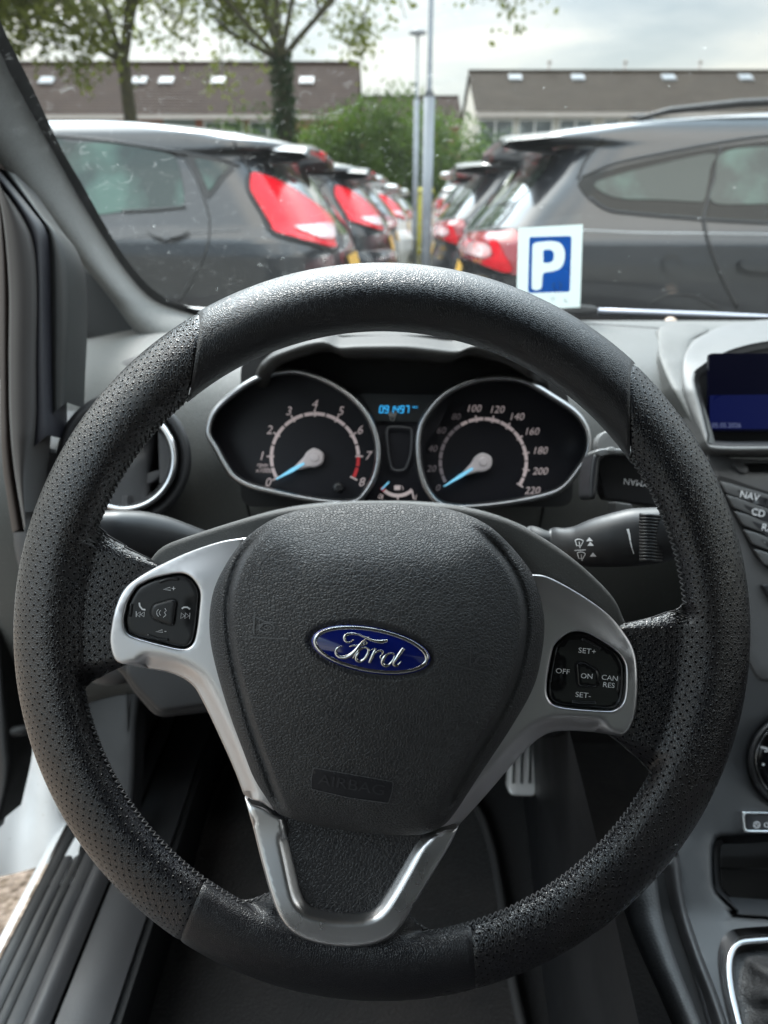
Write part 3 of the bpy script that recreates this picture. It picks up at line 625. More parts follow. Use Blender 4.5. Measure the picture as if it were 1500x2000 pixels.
M_red = mat('dial_red', (.5, .03, .04), .6, emit=((1, .05, .05), .08))
M_needle = mat('needle_white', (.62, .55, .56), .45)
M_needleb = mat('needle_blue', (.25, .6, .8), .4, emit=((.2, .65, .95), .35))
M_lcd = mat('lcd_digits', (.02, .2, .35), .5, emit=((.03, .35, .75), .8))
M_bezel = mat('bezel_satin', (.45, .45, .46), .28, metal=1.0)

ez = 1.12
dash = thing('dashboard', (.3, .75, ez - .56), 'grey grained car dashboard around the dials and the centre screen', 'dashboard')
prof = np.array([(1.30, -.26), (1.285, -.19), (1.25, -.1775), (1.15, -.164), (1.0, -.150), (.90, -.147), (.84, -.152), (.79, -.166), (.752, -.192), (.724, -.228), (.706, -.27), (.70, -.33), (.70, -.40), (.708, -.46), (.725, -.52), (.76, -.555), (.85, -.56), (.95, -.55)])
prof = cr_open(prof, .012); 
def dash_pt(X, p):
    y, z = p
    # the ends of the dashboard fall away towards the doors
    k = sm((-.30 - X) / .12) if X < 0 else sm((X - .95) / .12)
    return (X, y + .05 * k * (1 if y > .9 else -.3), z - .02 * k + ez)
Xs = np.concatenate([np.arange(-.42, -.02, .02), np.arange(-.02, 1.1, .04)])
mb = MB(); mb.grid([[dash_pt(X, p) for p in prof] for X in Xs]); dtop = mb.build('dash_panel', M_dash, dash)
dash_bvh = bvh_of(dtop)
# knee panel lid, lower left
kn = [(120, 1285), (232, 1306), (262, 1352), (306, 1402), (420, 1390), (640, 1420), (900, 1440), (1100, 1440), (1150, 1300), (1100, 1100), (300, 1120), (120, 1180)]
patch('knee_panel', rounded(kn, 20, 12), lambda x, y: .672 - .00002 * (y - 1200), M_dark, dash, 45, skirt=.03, er=16, eh=.008)
kl = [(244, 1312), (262, 1340), (312, 1392), (400, 1378), (470, 1390), (470, 1250), (260, 1250)]
patch('fuse_lid', rounded(kl, 14, 10), lambda x, y: .664 - .00002 * (y - 1200), M_dark, dash, 45, skirt=.006, er=10, eh=.004)
# seams
def seam(pts, name='panel_seam', w=.0009, m=M_gap, bvh=None, lift=.0003, parent=None):
    c = cr_open(pts, 8); V = []
    for x, y in c:
        v = Vector(rayd(x, y)).normalized(); h = (bvh or dash_bvh).ray_cast(Vector(EYE), v)
        if h[0]: V.append(np.array(h[0] - v * lift))
    b = MB(); b.tube(V, w, 6); return b.build(name, m, parent or dash)
seam([(474, 955), (482, 985), (492, 1030)], w=.0012); seam([(1066, 968), (1060, 1000), (1052, 1040)], w=.0012)
seam([(1196, 978), (1206, 1010), (1216, 1060)], w=.001)
seam([(1145, 633), (1200, 636), (1262, 640), (1300, 643)], w=.0012)
# binnacle hood ---------------------------------------------------------------
lip = cr_open([(492, 800), (495, 752), (502, 722), (522, 697), (560, 680), (600, 667), (628, 663), (640, 666), (658, 674), (700, 672), (785, 671), (840, 676), (880, 681), (900, 681), (915, 675), (935, 671), (970, 679), (1012, 694), (1050, 718), (1072, 745), (1080, 772), (1084, 812)], 7)
cen = np.array([785, 860.0])
def off(c, k): return c + (cen - c) / np.linalg.norm(cen - c, axis=1)[:, None] * k
rows = []
for (d, k, sh) in ((.98, 2, -1), (.86, 0, 0), (.76, -1, 0), (.69, 0, 0), (.668, 0, 0), (.662, 3, 0), (.659, 7, 0), (.660, 14, 0), (.664, 22, 0), (.672, 28, 0), (.69, 31, 0), (.72, 33, 0), (.76, 40, 0)):
    endo = .075 * sm((lip[:, 1] - 712) / 50)
    c = off(lip, k)
    if d > .67 and k <= 2:
        # top goes back level: keep world height, move forward
        base = P(lip[:, 0], lip[:, 1], .668 + endo); q = base + np.array([0, 1, -.06]) * (d - .668); rows.append(q)
    else: rows.append(P(c[:, 0], c[:, 1], d + endo))
b = MB(); b.grid(rows); b.build('binnacle_hood', M_hood, dash)
# cluster housing backdrop (dark recess)
bk = [(470, 990), (470, 700), (620, 655), (960, 655), (1110, 760), (1120, 990)]
patch('binnacle_recess', rounded(bk, 30, 10), lambda x, y: .735 + 0 * x, M_blk, dash, 60)

# instrument cluster ------------------------------------------------------------
GD = .70
clu = thing('instrument_cluster', tuple(P(785, 985, GD + .01)), 'twin dial instrument cluster with silver bezels and a blue mileage display', 'instrument cluster')
tO = [(405, 838), (414, 808), (438, 780), (476, 751), (506, 735), (542, 725), (582, 723), (623, 735), (661, 754), (696, 781), (722, 814), (737, 852), (741, 890), (735, 926), (720, 957), (698, 980), (665, 984), (623, 980), (577, 972), (527, 961), (489, 951), (458, 934), (438, 908), (420, 875), (408, 856)]
sO = [(814, 876), (819, 833), (835, 803), (859, 775), (890, 754), (930, 740), (970, 735), (1010, 738), (1040, 749), (1077, 771), (1123, 802), (1145, 830), (1153, 858), (1149, 888), (1129, 922), (1102, 953), (1068, 969), (1006, 982), (945, 990), (890, 992), (856, 984), (835, 962), (820, 925)]
tO = cr_closed(tO, 5); sO = cr_closed(sO, 5)
def dial(nm, O, lab, depth=.030):
    b = MB(); rows = []
    for k, d in ((-1, GD + .012), (-4, GD - .004), (-2, GD - .010), (3, GD - .012), (6, GD - .010), (8, GD - .004), (9, GD + .008)):
        q = shrink(O, k); rows.append(P(q[:, 0], q[:, 1], d))
    b.grid(np.array(rows), closed_v=True); bz = b.build('bezel', M_bezel, clu)
    b = MB(); rows = []
    for k, d in ((8, GD), (9, GD + .01), (10, GD + depth)):
        q = shrink(O, k); rows.append(P(q[:, 0], q[:, 1], d))
    b.grid(np.array(rows), closed_v=True); b.build('dial_wall', M_face, clu)
    f = patch(nm, shrink(O, 6), lambda x, y: GD + depth * .9 + 0 * x, M_face, clu, 40); f['label'] = lab
    return f
tach = dial('dial', tO, 'rev counter dial numbered 0 to 8'); speed = dial('dial', sO, 'speedometer dial numbered to 220')
DF = lambda x, y: GD + .027 + 0 * x
# fill of the middle panel
patch('display_panel', rounded([(690, 770), (880, 770), (860, 830), (828, 870), (828, 930), (850, 1000), (700, 1000), (735, 940), (745, 880), (730, 820)], 10, 8), lambda x, y: GD + .008 + 0 * x, M_face, clu, 40)
patch('display_band', rounded([(704, 768), (872, 772), (850, 806), (838, 824), (730, 822), (722, 800)], 6, 5), lambda x, y: GD + .004 + 0 * x, mat('smoked_display', (.02, .022, .024), .3), clu, 30)
def ticks(ink, cx, cy, R, a0, a1, n, minor, r2, w):
    for i in range(n * minor + 1):
        a = radians(a0 + (a1 - a0) * i / (n * minor)); m = (i % minor == 0); e_ = r2 if m else R - 1
        ink.line([(cx + (R - 5) * cos(a), cy - (R - 5) * sin(a)), (cx + e_ * cos(a), cy - e_ * sin(a))], w if m else 1.0)
def ringmarks(ink, cx, cy, R, a0, a1, n):
    for i in range(n):
        s = (a1 - a0) / n; ink.arc(cx, cy, R, a0 + s * i + s * .07, a0 + s * (i + 1) - s * .07, 6.5, 8)
ti = Ink(); ringmarks(ti, 615, 893, 85, 208, 2, 14); ticks(ti, 615, 893, 84, 208.5, -28.5, 8, 1, 94, 3)
for i, t_ in enumerate('012345678'):
    a = radians(208.5 - 29.6 * i); R = 104 if i in (0, 1, 7, 8) else 103; ti.text(t_, 615 + R * cos(a) - 1, 893 - R * sin(a), 24, shear=.25, bold=.01)
ti.text('rpm', 512, 908, 13, shear=.25, rot=2); ti.text('x1000', 515, 919, 13, shear=.25, rot=2)
ti.lay('dial_marks', DF, M_num, tach)
ti = Ink(); ringmarks(ti, 615, 893, 85, 2, -28, 2); ti.lay('red_zone', DF, M_red, tach)
si = Ink(); ringmarks(si, 944, 902, 84, 122, -32, 14); ticks(si, 944, 902, 83, 99.5, -32.5, 6, 1, 92, 3)
for i in range(6, 12): a = radians(209.7 - 22 * i); si.text(str(20 * i), 944 + 110 * cos(a) + 2, 902 - (104 if i < 7 else 106) * sin(a), 20, shear=.25, bold=.01)
a = radians(209.7 - 110); si.text('100', 944 + 106 * cos(a) - 2, 902 - 105 * sin(a), 20, shear=.25, bold=.01)
si.lay('dial_marks', DF, M_num, speed)
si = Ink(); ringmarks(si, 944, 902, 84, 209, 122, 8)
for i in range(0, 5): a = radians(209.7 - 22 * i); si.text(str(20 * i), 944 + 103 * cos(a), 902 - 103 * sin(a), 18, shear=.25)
si.lay('dial_marks_shade_tone', DF, M_dim, speed)  # low speed marks in a dimmer print; shade is put into the colour
def needle(f, cx, cy, tip):
    tip = np.array(tip, float); c = np.array([cx, cy], float); u = (tip - c) / np.linalg.norm(tip - c); n_ = np.array([-u[1], u[0]]); L = np.linalg.norm(tip - c)
    hub = [c + 18 * np.array([cos(t), sin(t)]) for t in np.linspace(0, 2 * pi, 28, endpoint=False)]
    o = patch('needle', cr_closed([c + u * 44 + n_ * 3.5, c + u * 20 + n_ * 11, c + u * 8 + n_ * 17, c - u * 8 + n_ * 16, c - u * 18, c - u * 8 - n_ * 16, c + u * 8 - n_ * 17, c + u * 20 - n_ * 11, c + u * 44 - n_ * 3.5], 3), lambda x, y: GD + .018 + 0 * x, M_needle, f, 12, skirt=.006, er=5, eh=.002)
    patch('needle_cap', cr_closed([c + 9 * np.array([cos(t), sin(t)]) for t in np.linspace(0, 2 * pi, 12, endpoint=False)], 2), lambda x, y: GD + .0165 + 0 * x, M_needle, f, 12, skirt=.004, er=3, eh=.0015)
    patch('needle_tip', straight_closed([c + u * 24 + n_ * 2, c + u * 50 + n_ * 4, tip + n_ * 1.0, tip - n_ * 1.0, c + u * 50 - n_ * 3.5, c + u * 24 - n_ * 2], 4), lambda x, y: GD + .0172 + 0 * x, M_needleb, f, 12, skirt=.002)
needle(tach, 615, 893, (539, 936)); needle(speed, 944, 902, (867, 950))
patch('reset_knob', cr_closed([(660 + 10 * cos(t), 952 + 10 * sin(t)) for t in np.linspace(0, 6.28, 10, endpoint=False)], 3), lambda x, y: GD + .014 + 0 * x, mat('knob_black', (.02, .02, .022), .3), clu, 8, skirt=.012, er=5, eh=.003)
# lcd digits
SEG = {'0': 'abcdef', '9': 'abcdfg', '1': 'bc', '4': 'bcfg', '7': 'abc'}
k = Ink(); x0 = 741
for ch in '091497':
    w_, h_ = 6.5, 13; y0 = 793; S = {'a': [(0, 0), (w_, 0)], 'b': [(w_, 0), (w_, h_ / 2)], 'c': [(w_, h_ / 2), (w_, h_)], 'd': [(0, h_), (w_, h_)], 'e': [(0, h_ / 2), (0, h_)], 'f': [(0, 0), (0, h_ / 2)], 'g': [(0, h_ / 2), (w_, h_ / 2)]}
    for s_ in SEG[ch]: k.line([(x0 + px + (y0 + 13 - y0 - py) * .12, y0 + py) for px, py in S[s_]], 2.0)
    x0 += 10
k.text('km', 811, 795, 8)
k.lay('mileage_digits', lambda x, y: GD + .0035 + 0 * x, M_lcd, clu)
rc = cr_closed([(757, 838), (775, 834), (795, 836), (804, 842), (803, 880), (797, 905), (788, 918), (768, 917), (761, 900), (757, 870)], 4)
patch('small_display', rc, lambda x, y: GD + .012 + 0 * x, M_screenblk, clu, 20)
b = MB(); b.tube(P(rc[:, 0], rc[:, 1], GD + .004), .0013, 8, closed=True, upv=-FWD); b.build('display_frame', mat('display_frame_grey', (.05, .05, .055), .35), clu)
Ink().line([(760, 872), (800, 870)], 3).lay('display_line', lambda x, y: GD + .0115 + 0 * x, M_red, clu)
k = Ink(); k.arc(777, 928, 40, 226, 314, 7, 16); k.line([(777, 968), (777, 976)], 3); k.line([(746, 975), (748, 966)], 2); k.line([(808, 975), (805, 958)], 3); k.text('0', 741, 970, 14, shear=.25); k.text('1', 811, 972, 16, shear=.25); k.poly([(770, 948), (782, 948), (782, 957), (770, 957)]); k.line([(784, 949), (787, 952), (787, 957)], 1.5)
k.lay('fuel_scale', lambda x, y: GD + .0068 + 0 * x, M_num, clu)
Ink().arc(777, 928, 40, 217, 229, 7, 6).lay('fuel_reserve', lambda x, y: GD + .0066 + 0 * x, M_red, clu)
Ink().line([(745, 956), (760, 941)], 3).lay('fuel_needle', lambda x, y: GD + .005 + 0 * x, M_needleb, clu)

# air vent at the left --------------------------------------------------------------
VC = (242, 896)
vent = thing('air_vent', tuple(P(*VC, .72)), 'round air vent with a silver ring behind the left of the steering wheel', 'air vent')
def circ(cx, cy, r, n=72): t = np.linspace(0, 2 * pi, n, endpoint=False); return np.stack([cx + r * np.cos(t), cy + r * np.sin(t)], 1)
def lathe_px(name, prof_, m, parent, cx=VC[0], cy=VC[1], n=72):
    b = MB(); rows = []
    for r, d in prof_: q = circ(cx, cy, r, n); rows.append(P(q[:, 0], q[:, 1], d))
    b.grid(np.array(rows), closed_v=True); return b.build(name, m, parent)
lathe_px('vent_recess', [(132, .70), (124, .689), (116, .690), (110, .698), (106, .712), (100, .72)], M_dark, vent)
lathe_px('vent_interior', [(101, .715), (98, .74), (60, .76), (1, .765)], M_blk, vent)
lathe_px('vent_ring', [(108, .702), (106, .687), (102, .679), (97, .677), (92, .680), (88, .688), (85, .70), (84, .715)], mat('vent_silver', (.75, .75, .77), .22, metal=1), vent)
fl = straight_closed([(308, 832), (312, 960), (322, 945), (330, 915), (331, 880), (322, 848)], 6)
patch('vent_flap', fl, lambda x, y: .70 + 0 * x, M_grey, vent, 20, skirt=.03, er=3, eh=.001)
patch('vent_flap', cr_closed([(180, 900), (240, 935), (310, 918), (312, 930), (260, 955), (190, 945)], 5), lambda x, y: .705 + 0 * x, M_grey, vent, 20, skirt=.03, er=3, eh=.001)
patch('vent_tab', rounded([(238, 968), (250, 968), (250, 986), (238, 986)], 3, 3), lambda x, y: .69 + 0 * x, M_grey, vent, 20, skirt=.01, er=2, eh=.001)

# stalks ------------------------------------------------------------------------------
def stalk(name, secs, parent, m, n=28):
    S = np.array(secs, float); c = cr_open(S[:, :2], 6); t0 = np.concatenate([[0], np.cumsum(np.linalg.norm(np.diff(S[:, :2], axis=0), axis=1))]); tt = np.concatenate([[0], np.cumsum(np.linalg.norm(np.diff(c, axis=0), axis=1))]); tt = tt / tt[-1] * t0[-1]
    hr = np.interp(tt, t0, S[:, 2]); dr = np.interp(tt, t0, S[:, 3]); dd = np.interp(tt, t0, S[:, 4])
    for _ in range(3):
        for a_ in (hr, dr, dd): a_[1:-1] = (a_[:-2] + 2 * a_[1:-1] + a_[2:]) / 4
    G = []
    for i in range(len(c)):
        ang = np.linspace(0, 2 * pi, n, endpoint=False); ce = np.sign(np.cos(ang)) * np.abs(np.cos(ang))**.85; se = np.sign(np.sin(ang)) * np.abs(np.sin(ang))**.85
        G.append(P(c[i, 0], c[i, 1] - hr[i] * ce, dd[i] - dr[i] * se))
    b = MB(); b.grid(G, closed_v=True); b.F.append(tuple(range(n))); L0 = len(G) * n - n; b.F.append(tuple(L0 + j for j in range(n))[::-1]); return b.build(name, m, parent)
M_stalk = mat('stalk_plastic', (.02, .02, .022), .42, bumps=[('noise', 1500, .2, .0002)], rvar=(14, .36, .46))
ws = thing('wiper_stalk', tuple(P(1040, 1062, .5)), 'dark wiper stalk with white wiper symbols and a ribbed thumbwheel', 'wiper stalk')
wb = stalk('stalk_arm', [(1072, 1064, 30, .010, .50), (1085, 1064, 36, .011, .495), (1098, 1066, 34, .011, .49), (1120, 1066, 38, .012, .485), (1150, 1061, 46, .013, .478), (1185, 1056, 52, .014, .472), (1230, 1050, 57, .014, .466), (1290, 1045, 55, .014, .46), (1335, 1040, 46, .012, .456), (1350, 1040, 30, .008, .455)], ws, M_stalk)
stalk('collar', [(1030, 1061, 33, .011, .51), (1042, 1061, 36, .012, .505), (1052, 1062, 34, .012, .502), (1058, 1062, 28, .010, .50), (1080, 1063, 24, .008, .497)], ws, M_rubber)
tw_ = MB()
for i in range(-7, 8): 
    yy = 1050 + i * 6.2
    tw_.tube([P(1246 + 3, yy - 1, .449), P(1268, yy, .4462), P(1292, yy + 2, .449)], .0011, 6)
G = []
for y in np.linspace(-46, 46, 24): G.append([P(x, 1050 + y, .4505 + .006 * (y / 46)**2 + e_) for x, e_ in ((1240, .006), (1246, .001), (1268, -.0008), (1292, .001), (1298, .006))])
tw_.grid(G); tw_.build('thumbwheel', M_stalk, ws)
wbv = bvh_of(wb)
k = Ink()
def wiper(k, x, y, s, r):
    a = radians(r); T = lambda p: [(x + s * (u * cos(a) - v * sin(a)), y + s * (u * sin(a) + v * cos(a))) for u, v in p]
    t = np.linspace(-1, 1, 9); k.line(T([(11 * sin(q_ * .8), -9 * cos(q_ * .8) + 2) for q_ in t]), 1.5); k.line(T([(-8, -4), (-4, 6), (4, 6), (8, -4)]), 1.5); k.line(T([(0, -2), (3, 10)]), 1.5)
wiper(k, 1131, 1060, 1, 6); wiper(k, 1135, 1085, 1, 6)
k.line([(1122, 1075), (1144, 1074)], 1.3)
for (x, y) in ((1151, 1053), (1153, 1062), (1158, 1083)): k.poly([(x - 6, y + 4), (x, y - 4), (x + 7, y + 4)])
k.line([(1226, 1033), (1229, 1044), (1231, 1056)], [5, 4, 3.4]); k.line([(1231, 1057), (1234, 1070), (1238, 1082)], [3, 2.2, 1.6])
k.lay_bvh('printed_symbols', wbv, M_print, ws)
ts = thing('turn_signal_stalk', tuple(P(430, 1080, .5)), 'plain dark turn signal stalk above the left spoke', 'turn signal stalk')
stalk('stalk_arm', [(455, 1085, 24, .008, .52), (420, 1072, 28, .010, .51), (380, 1062, 34, .012, .50), (330, 1054, 45, .013, .49), (280, 1048, 50, .014, .48), (230, 1044, 48, .014, .47), (180, 1042, 44, .013, .465), (120, 1040, 34, .010, .46), (105, 1040, 20, .006, .46)], ts, M_stalk)
# light edge on the stalk
# column shroud --------------------------------------------------------------
col = thing('steering_column_shroud', tuple(P(760, 1080, .56)), 'dusty dark cover of the steering column behind the hub', 'column cover')
G = []
for t in np.linspace(0, 1, 26):
    row = []
    for s_ in np.linspace(-1, 1, 60):
        top = 978 + 50 * abs(s_)**2.6 + (0 if s_ < 0 else 14 * s_**3); x = 745 + 305 * s_
        ph = t * pi / 2; y = top + 110 * (1 - cos(ph)); row.append(P(x, y, .60 - .10 * sin(ph) + .01 * s_ * s_))
    G.append(row)
for t in (1, 2): G.append([P(745 + 305 * s_ * (1 - .1 * t), 1088 + 150 * t, .50 + .02 * t) for s_ in np.linspace(-1, 1, 60)])
M_dusty = mat('dusty_plastic', (.085, .085, .083), .7, bumps=[('noise', 600, .8, .001)], colvar=[('noise', 900, (.2, .2, .19), .6, .78)], sheen=.4)
b = MB(); b.grid(G); b.build('shroud', M_dusty, col)
# phone holder ----------------------------------------------------------------
ph = thing('phone_holder', tuple(P(1210, 985, .60)), 'black clip-on phone holder with white lettering on the dashboard', 'phone holder')
body = rounded([(1158, 888), (1166, 882), (1215, 878), (1300, 892), (1330, 900), (1330, 1000), (1260, 986), (1185, 976), (1180, 970)], 6, 5)
patch('back_plate', body, lambda x, y: .60 + 0 * x, mat('holder_plastic', (.012, .012, .014), .4), ph, 30, skirt=.016, er=5, eh=.002)
arm = cr_closed([(1159, 888), (1168, 884), (1180, 892), (1172, 900), (1168, 930), (1164, 965), (1160, 975), (1152, 973), (1150, 955), (1153, 915)], 4)
patch('clamp_arm', arm, lambda x, y: .585 + 0 * x, mat('clamp_plastic', (.03, .03, .033), .3), ph, 14, skirt=.03, er=6, eh=.004)
patch('clamp_edge', cr_closed([(1160, 884), (1180, 876), (1250, 880), (1330, 893), (1330, 900), (1250, 890), (1200, 887), (1172, 892)], 4), lambda x, y: .584 + 0 * x, mat('clamp_lip', (.16, .16, .16), .35), ph, 14, skirt=.02, er=3, eh=.002)
patch('release_button', cr_closed([(1188, 875), (1194, 873), (1200, 875), (1200, 881), (1188, 881)], 2), lambda x, y: .583 + 0 * x, mat('button_grey', (.4, .4, .4), .35), ph, 5, skirt=.008, er=1, eh=.0005)
patch('mount_disc', cr_closed([(1168, 880), (1166, 862), (1176, 846), (1192, 842), (1215, 850), (1235, 870), (1235, 900), (1180, 900)], 4), lambda x, y: .645 + 0 * x, mat('disc_grey', (.2, .2, .2), .35), ph, 14, skirt=.012, er=3, eh=.002)
patch('mount_stem', rounded([(1200, 980), (1234, 985), (1240, 1010), (1206, 1010)], 4, 4), lambda x, y: .66 + 0 * x, mat('stem_grey', (.06, .06, .06), .45), ph, 14, skirt=.02, er=2, eh=.001)
Ink().text('NYMAN', 1248, 943, 17, rot=187, bold=.02).lay('printed_name', lambda x, y: .60 + 0 * x, M_print, ph)

# centre stack -------------------------------------------------------------------
def DS(x, y):
    return np.interp(y, [600, 640, 700, 760, 880, 960, 1100, 1300, 1500, 1620, 1780, 1900, 2100], [1.04, .92, .80, .745, .70, .69, .68, .675, .67, .655, .62, .58, .52])
cs = thing('centre_stack', tuple(P(1500, 1300, .7)), 'grey centre stack with screen, radio buttons and storage tray', 'centre console')
surr = cr_closed([(1376, 652), (1350, 672), (1335, 700), (1332, 740), (1340, 780), (1360, 830), (1378, 866), (1392, 884), (1430, 888), (1520, 889), (1700, 889), (1800, 880), (1850, 760), (1830, 660), (1700, 622), (1560, 622), (1440, 630)], 8)
scr_hole = cr_closed([(1357, 740), (1375, 718), (1400, 702), (1440, 685), (1500, 672), (1600, 664), (1700, 680), (1790, 740), (1770, 850), (1700, 868), (1500, 870), (1392, 868), (1384, 850), (1372, 800)], 6)
M_surr = mat('screen_surround_plastic', (.095, .095, .094), .5, bumps=[('noise', 1200, .2, .0003)], rvar=(9, .45, .56))
def surd(x, y):
    q = np.stack([x, y], 1); d = pdist(q, scr_hole)
    return DS(x, y) - .012 - .012 * np.exp(-(d / 18)**2) * (y < 900)
patch('screen_surround', surr, surd, M_surr, cs, 12, holes=[scr_hole], skirt=.03, er=8, eh=.006)
patch('screen_recess', shrink(scr_hole, -6), lambda x, y: .752 + 0 * x, M_blk, cs, 40)
b = MB(); rows = []
for k_, d_ in ((0, 0), (2, .02), (8, .05)):
    q = shrink(scr_hole, k_); rows.append(P(q[:, 0], q[:, 1], np.minimum(surd(q[:, 0], q[:, 1]) + .002 + d_, .75)))
b.grid(rows, closed_v=True); b.build('screen_cowl', M_dark, cs)
patch('screen', rounded([(1384, 690), (1760, 690), (1760, 842), (1384, 842)], 8, 8), lambda x, y: .738 + 0 * x, mat('screen_glass', (.001, .001, .004), .25, spec=.2, emit=((.01, .03, .3), .01)), cs, 40, skirt=.004)
patch('screen_picture', rounded([(1386, 772), (1700, 768), (1755, 790), (1755, 838), (1386, 838)], 3, 8), lambda x, y: .7372 + 0 * x, mat('screen_lit', (.001, .002, .010), .3, spec=.2, emit=((.010, .022, .26), .11)), cs, 40)
Ink().text('05.05.2026', 1419, 831, 13).lay('screen_date', lambda x, y: .7368 + 0 * x, mat('screen_text', (.05, .06, .12), .4, emit=((.3, .35, .6), .18)), cs)
side = cr_closed([(1290, 640), (1284, 670), (1290, 710), (1312, 760), (1340, 810), (1362, 850), (1378, 880), (1400, 892), (1396, 860), (1378, 800), (1352, 740), (1345, 700), (1352, 665), (1385, 645), (1340, 632)], 7)
patch('side_moulding', side, lambda x, y: DS(x, y) - .006 + 0 * x, M_dash, cs, 16, skirt=.05, er=16, eh=.010)
face = straight_closed([(1382, 878), (1430, 896), (1520, 899), (1850, 899), (1850, 1330), (1480, 1330), (1450, 1270), (1440, 1210), (1420, 1130), (1395, 1050), (1370, 950)], 12)
M_fasc = mat('fascia_plastic', (.09, .09, .093), .42, rvar=(6, .38, .48), bumps=[('noise', 1400, .2, .0002)])
slot = rounded([(1452, 905), (1700, 905), (1700, 922), (1462, 922)], 4, 5)
patch('fascia', face, lambda x, y: DS(x, y) + .002, M_fasc, cs, 30, holes=[slot], skirt=.02, er=6, eh=.003)
patch('disc_slot', shrink(slot, -6), lambda x, y: DS(x, y) + .02, M_blk, cs, 30)
patch('slot_ramp', cr_closed([(1430, 904), (1456, 908), (1462, 921), (1452, 925), (1440, 918)], 4), lambda x, y: DS(x, y) - .001, M_fasc, cs, 10, skirt=.004, er=3, eh=.002)
# button fan
M_btn = mat('radio_button_plastic', (.10, .10, .102), .35, metal=.2, rvar=(16, .3, .4))
M_btnd = mat('radio_button_face', (.022, .022, .025), .35)
ys = lambda x, k_: 0
btn = [((1405, 937), (1500, 966), 'NAV', (1464, 969)), ((1418, 964), (1520, 1000), 'CD', (1481, 1002)), ((1434, 996), (1540, 1034), 'RADIO', (1508, 1036)), ((1452, 1032), (1560, 1070), None, None), ((1472, 1070), (1580, 1108), None, None)]
patch('button_bed', cr_closed([(1404, 934), (1420, 933), (1500, 960), (1640, 1000), (1640, 1180), (1520, 1120), (1480, 1090), (1450, 1035), (1420, 975)], 7), lambda x, y: DS(x, y) - .0005, M_gap, cs, 30, skirt=.004)
for i, ((x0, y0), (x1, y1), t_, c_) in enumerate(btn):
    sl_ = (y1 - y0) / (x1 - x0); xe = 1600; H = 29 + i * 1.5; sk = 14 + i * 1.5
    pts = [(x0, y0 + 2), (x0 + 20, y0 + 2 + sl_ * 14), (xe, y0 + sl_ * (xe - x0)), (xe, y0 + H + sl_ * (xe - x0)), (x0 + sk + 30, y0 + H + sl_ * 28), (x0 + sk, y0 + H - 2)]
    o = patch('radio_button', rounded(pts, 4, 5), lambda x, y: DS(x, y) - .004, M_btn, cs, 16, skirt=.004, er=3, eh=.0015)
    ff = [(x0 + 34, y0 + 9 + sl_ * 34), (xe - 4, y0 + 5 + sl_ * (xe - x0)), (xe - 4, y0 + H - 4 + sl_ * (xe - x0)), (x0 + 62, y0 + H - 3 + sl_ * 58)]
    patch('button_face', rounded(ff, 3, 5), lambda x, y: DS(x, y) - .0044, M_btnd, o, 16)
    if t_: Ink().text(t_, c_[0] + (8 if t_ == 'RADIO' else 0), c_[1], 19, rot=13, bold=.01).lay('printed_word', lambda x, y: DS(x, y) - .0046, M_print, o)
patch('lower_button', rounded([(1487, 1142), (1560, 1142), (1600, 1180), (1510, 1178)], 5, 4), lambda x, y: DS(x, y) - .003, M_btnd, cs, 16, skirt=.004, er=3, eh=.001)
# knob
KC = (1556, 1486)
kb = thing('climate_dial', tuple(P(*KC, .66)), 'round black heater dial at the right edge', 'dial')
low = straight_closed([(1296, 1690), (1330, 1600), (1380, 1470), (1420, 1360), (1445, 1290), (1460, 1260), (1480, 1300), (1850, 1300), (1850, 2150), (1420, 2150), (1385, 2020), (1345, 1880), (1318, 1780)], 12)
tray = cr_closed([(1396, 1655), (1408, 1640), (1440, 1636), (1800, 1636), (1800, 1790), (1460, 1788), (1440, 1778), (1412, 1752), (1398, 1730)], 7)
kh = circ(*KC, 94)
M_low = mat('console_plastic', (.042, .043, .046), .45, bumps=[('noise', 1500, .2, .0002)], rvar=(7, .38, .52), colvar=('noise', 500, (.12, .12, .115), .72, .8))
patch('lower_console', low, lambda x, y: DS(x, y) + .004, M_low, cs, 26, holes=[tray, kh], skirt=.03, er=14, eh=.01)
def lathe2(name, prof_, m, parent, cx, cy):
    b = MB(); rows = []
    for r, d in prof_: q = circ(cx, cy, r, 80); rows.append(P(q[:, 0], q[:, 1], d))
    b.grid(np.array(rows), closed_v=True); return b.build(name, m, parent)
lathe2('dial_ring', [(96, .69), (94, .668), (90, .660), (85, .659), (82, .664), (80, .672)], M_dark, kb, *KC)
lathe2('dial_rim', [(83, .668), (80, .6585), (77, .6595), (75, .666)], mat('rim_dark_chrome', (.3, .3, .31), .2, metal=1), kb, *KC)
lathe2('dial_face', [(79, .668), (60, .664), (30, .663), (1, .663)], M_screenblk, kb, *KC)
k = Ink(); k.line([(1486, 1459), (1500, 1463)], 4); k.line([(1493, 1468), (1504, 1466)], 2.5); k.disc(1491, 1493, 2.5); k.lay('printed_symbols', lambda x, y: .6625 + 0 * x, M_print, kb)
# shadow gap band above/below the dial
b = MB(); rows = []
for k_, d_ in ((0, .004), (6, .03), (12, .10)):
    q = shrink(tray, k_); rows.append(P(q[:, 0], q[:, 1], DS(q[:, 0], q[:, 1]) + d_))
b.grid(rows, closed_v=True); b.build('tray_wall', M_dark, cs)
patch('tray_back', shrink(tray, 2), lambda x, y: .76 - .0003 * (y - 1640), M_dark, cs, 30)
b = MB(); b.tube(P([1398, 1500, 1800], [1696, 1699, 1702], .72), .0012, 6); b.build('tray_seam', M_grey, cs)
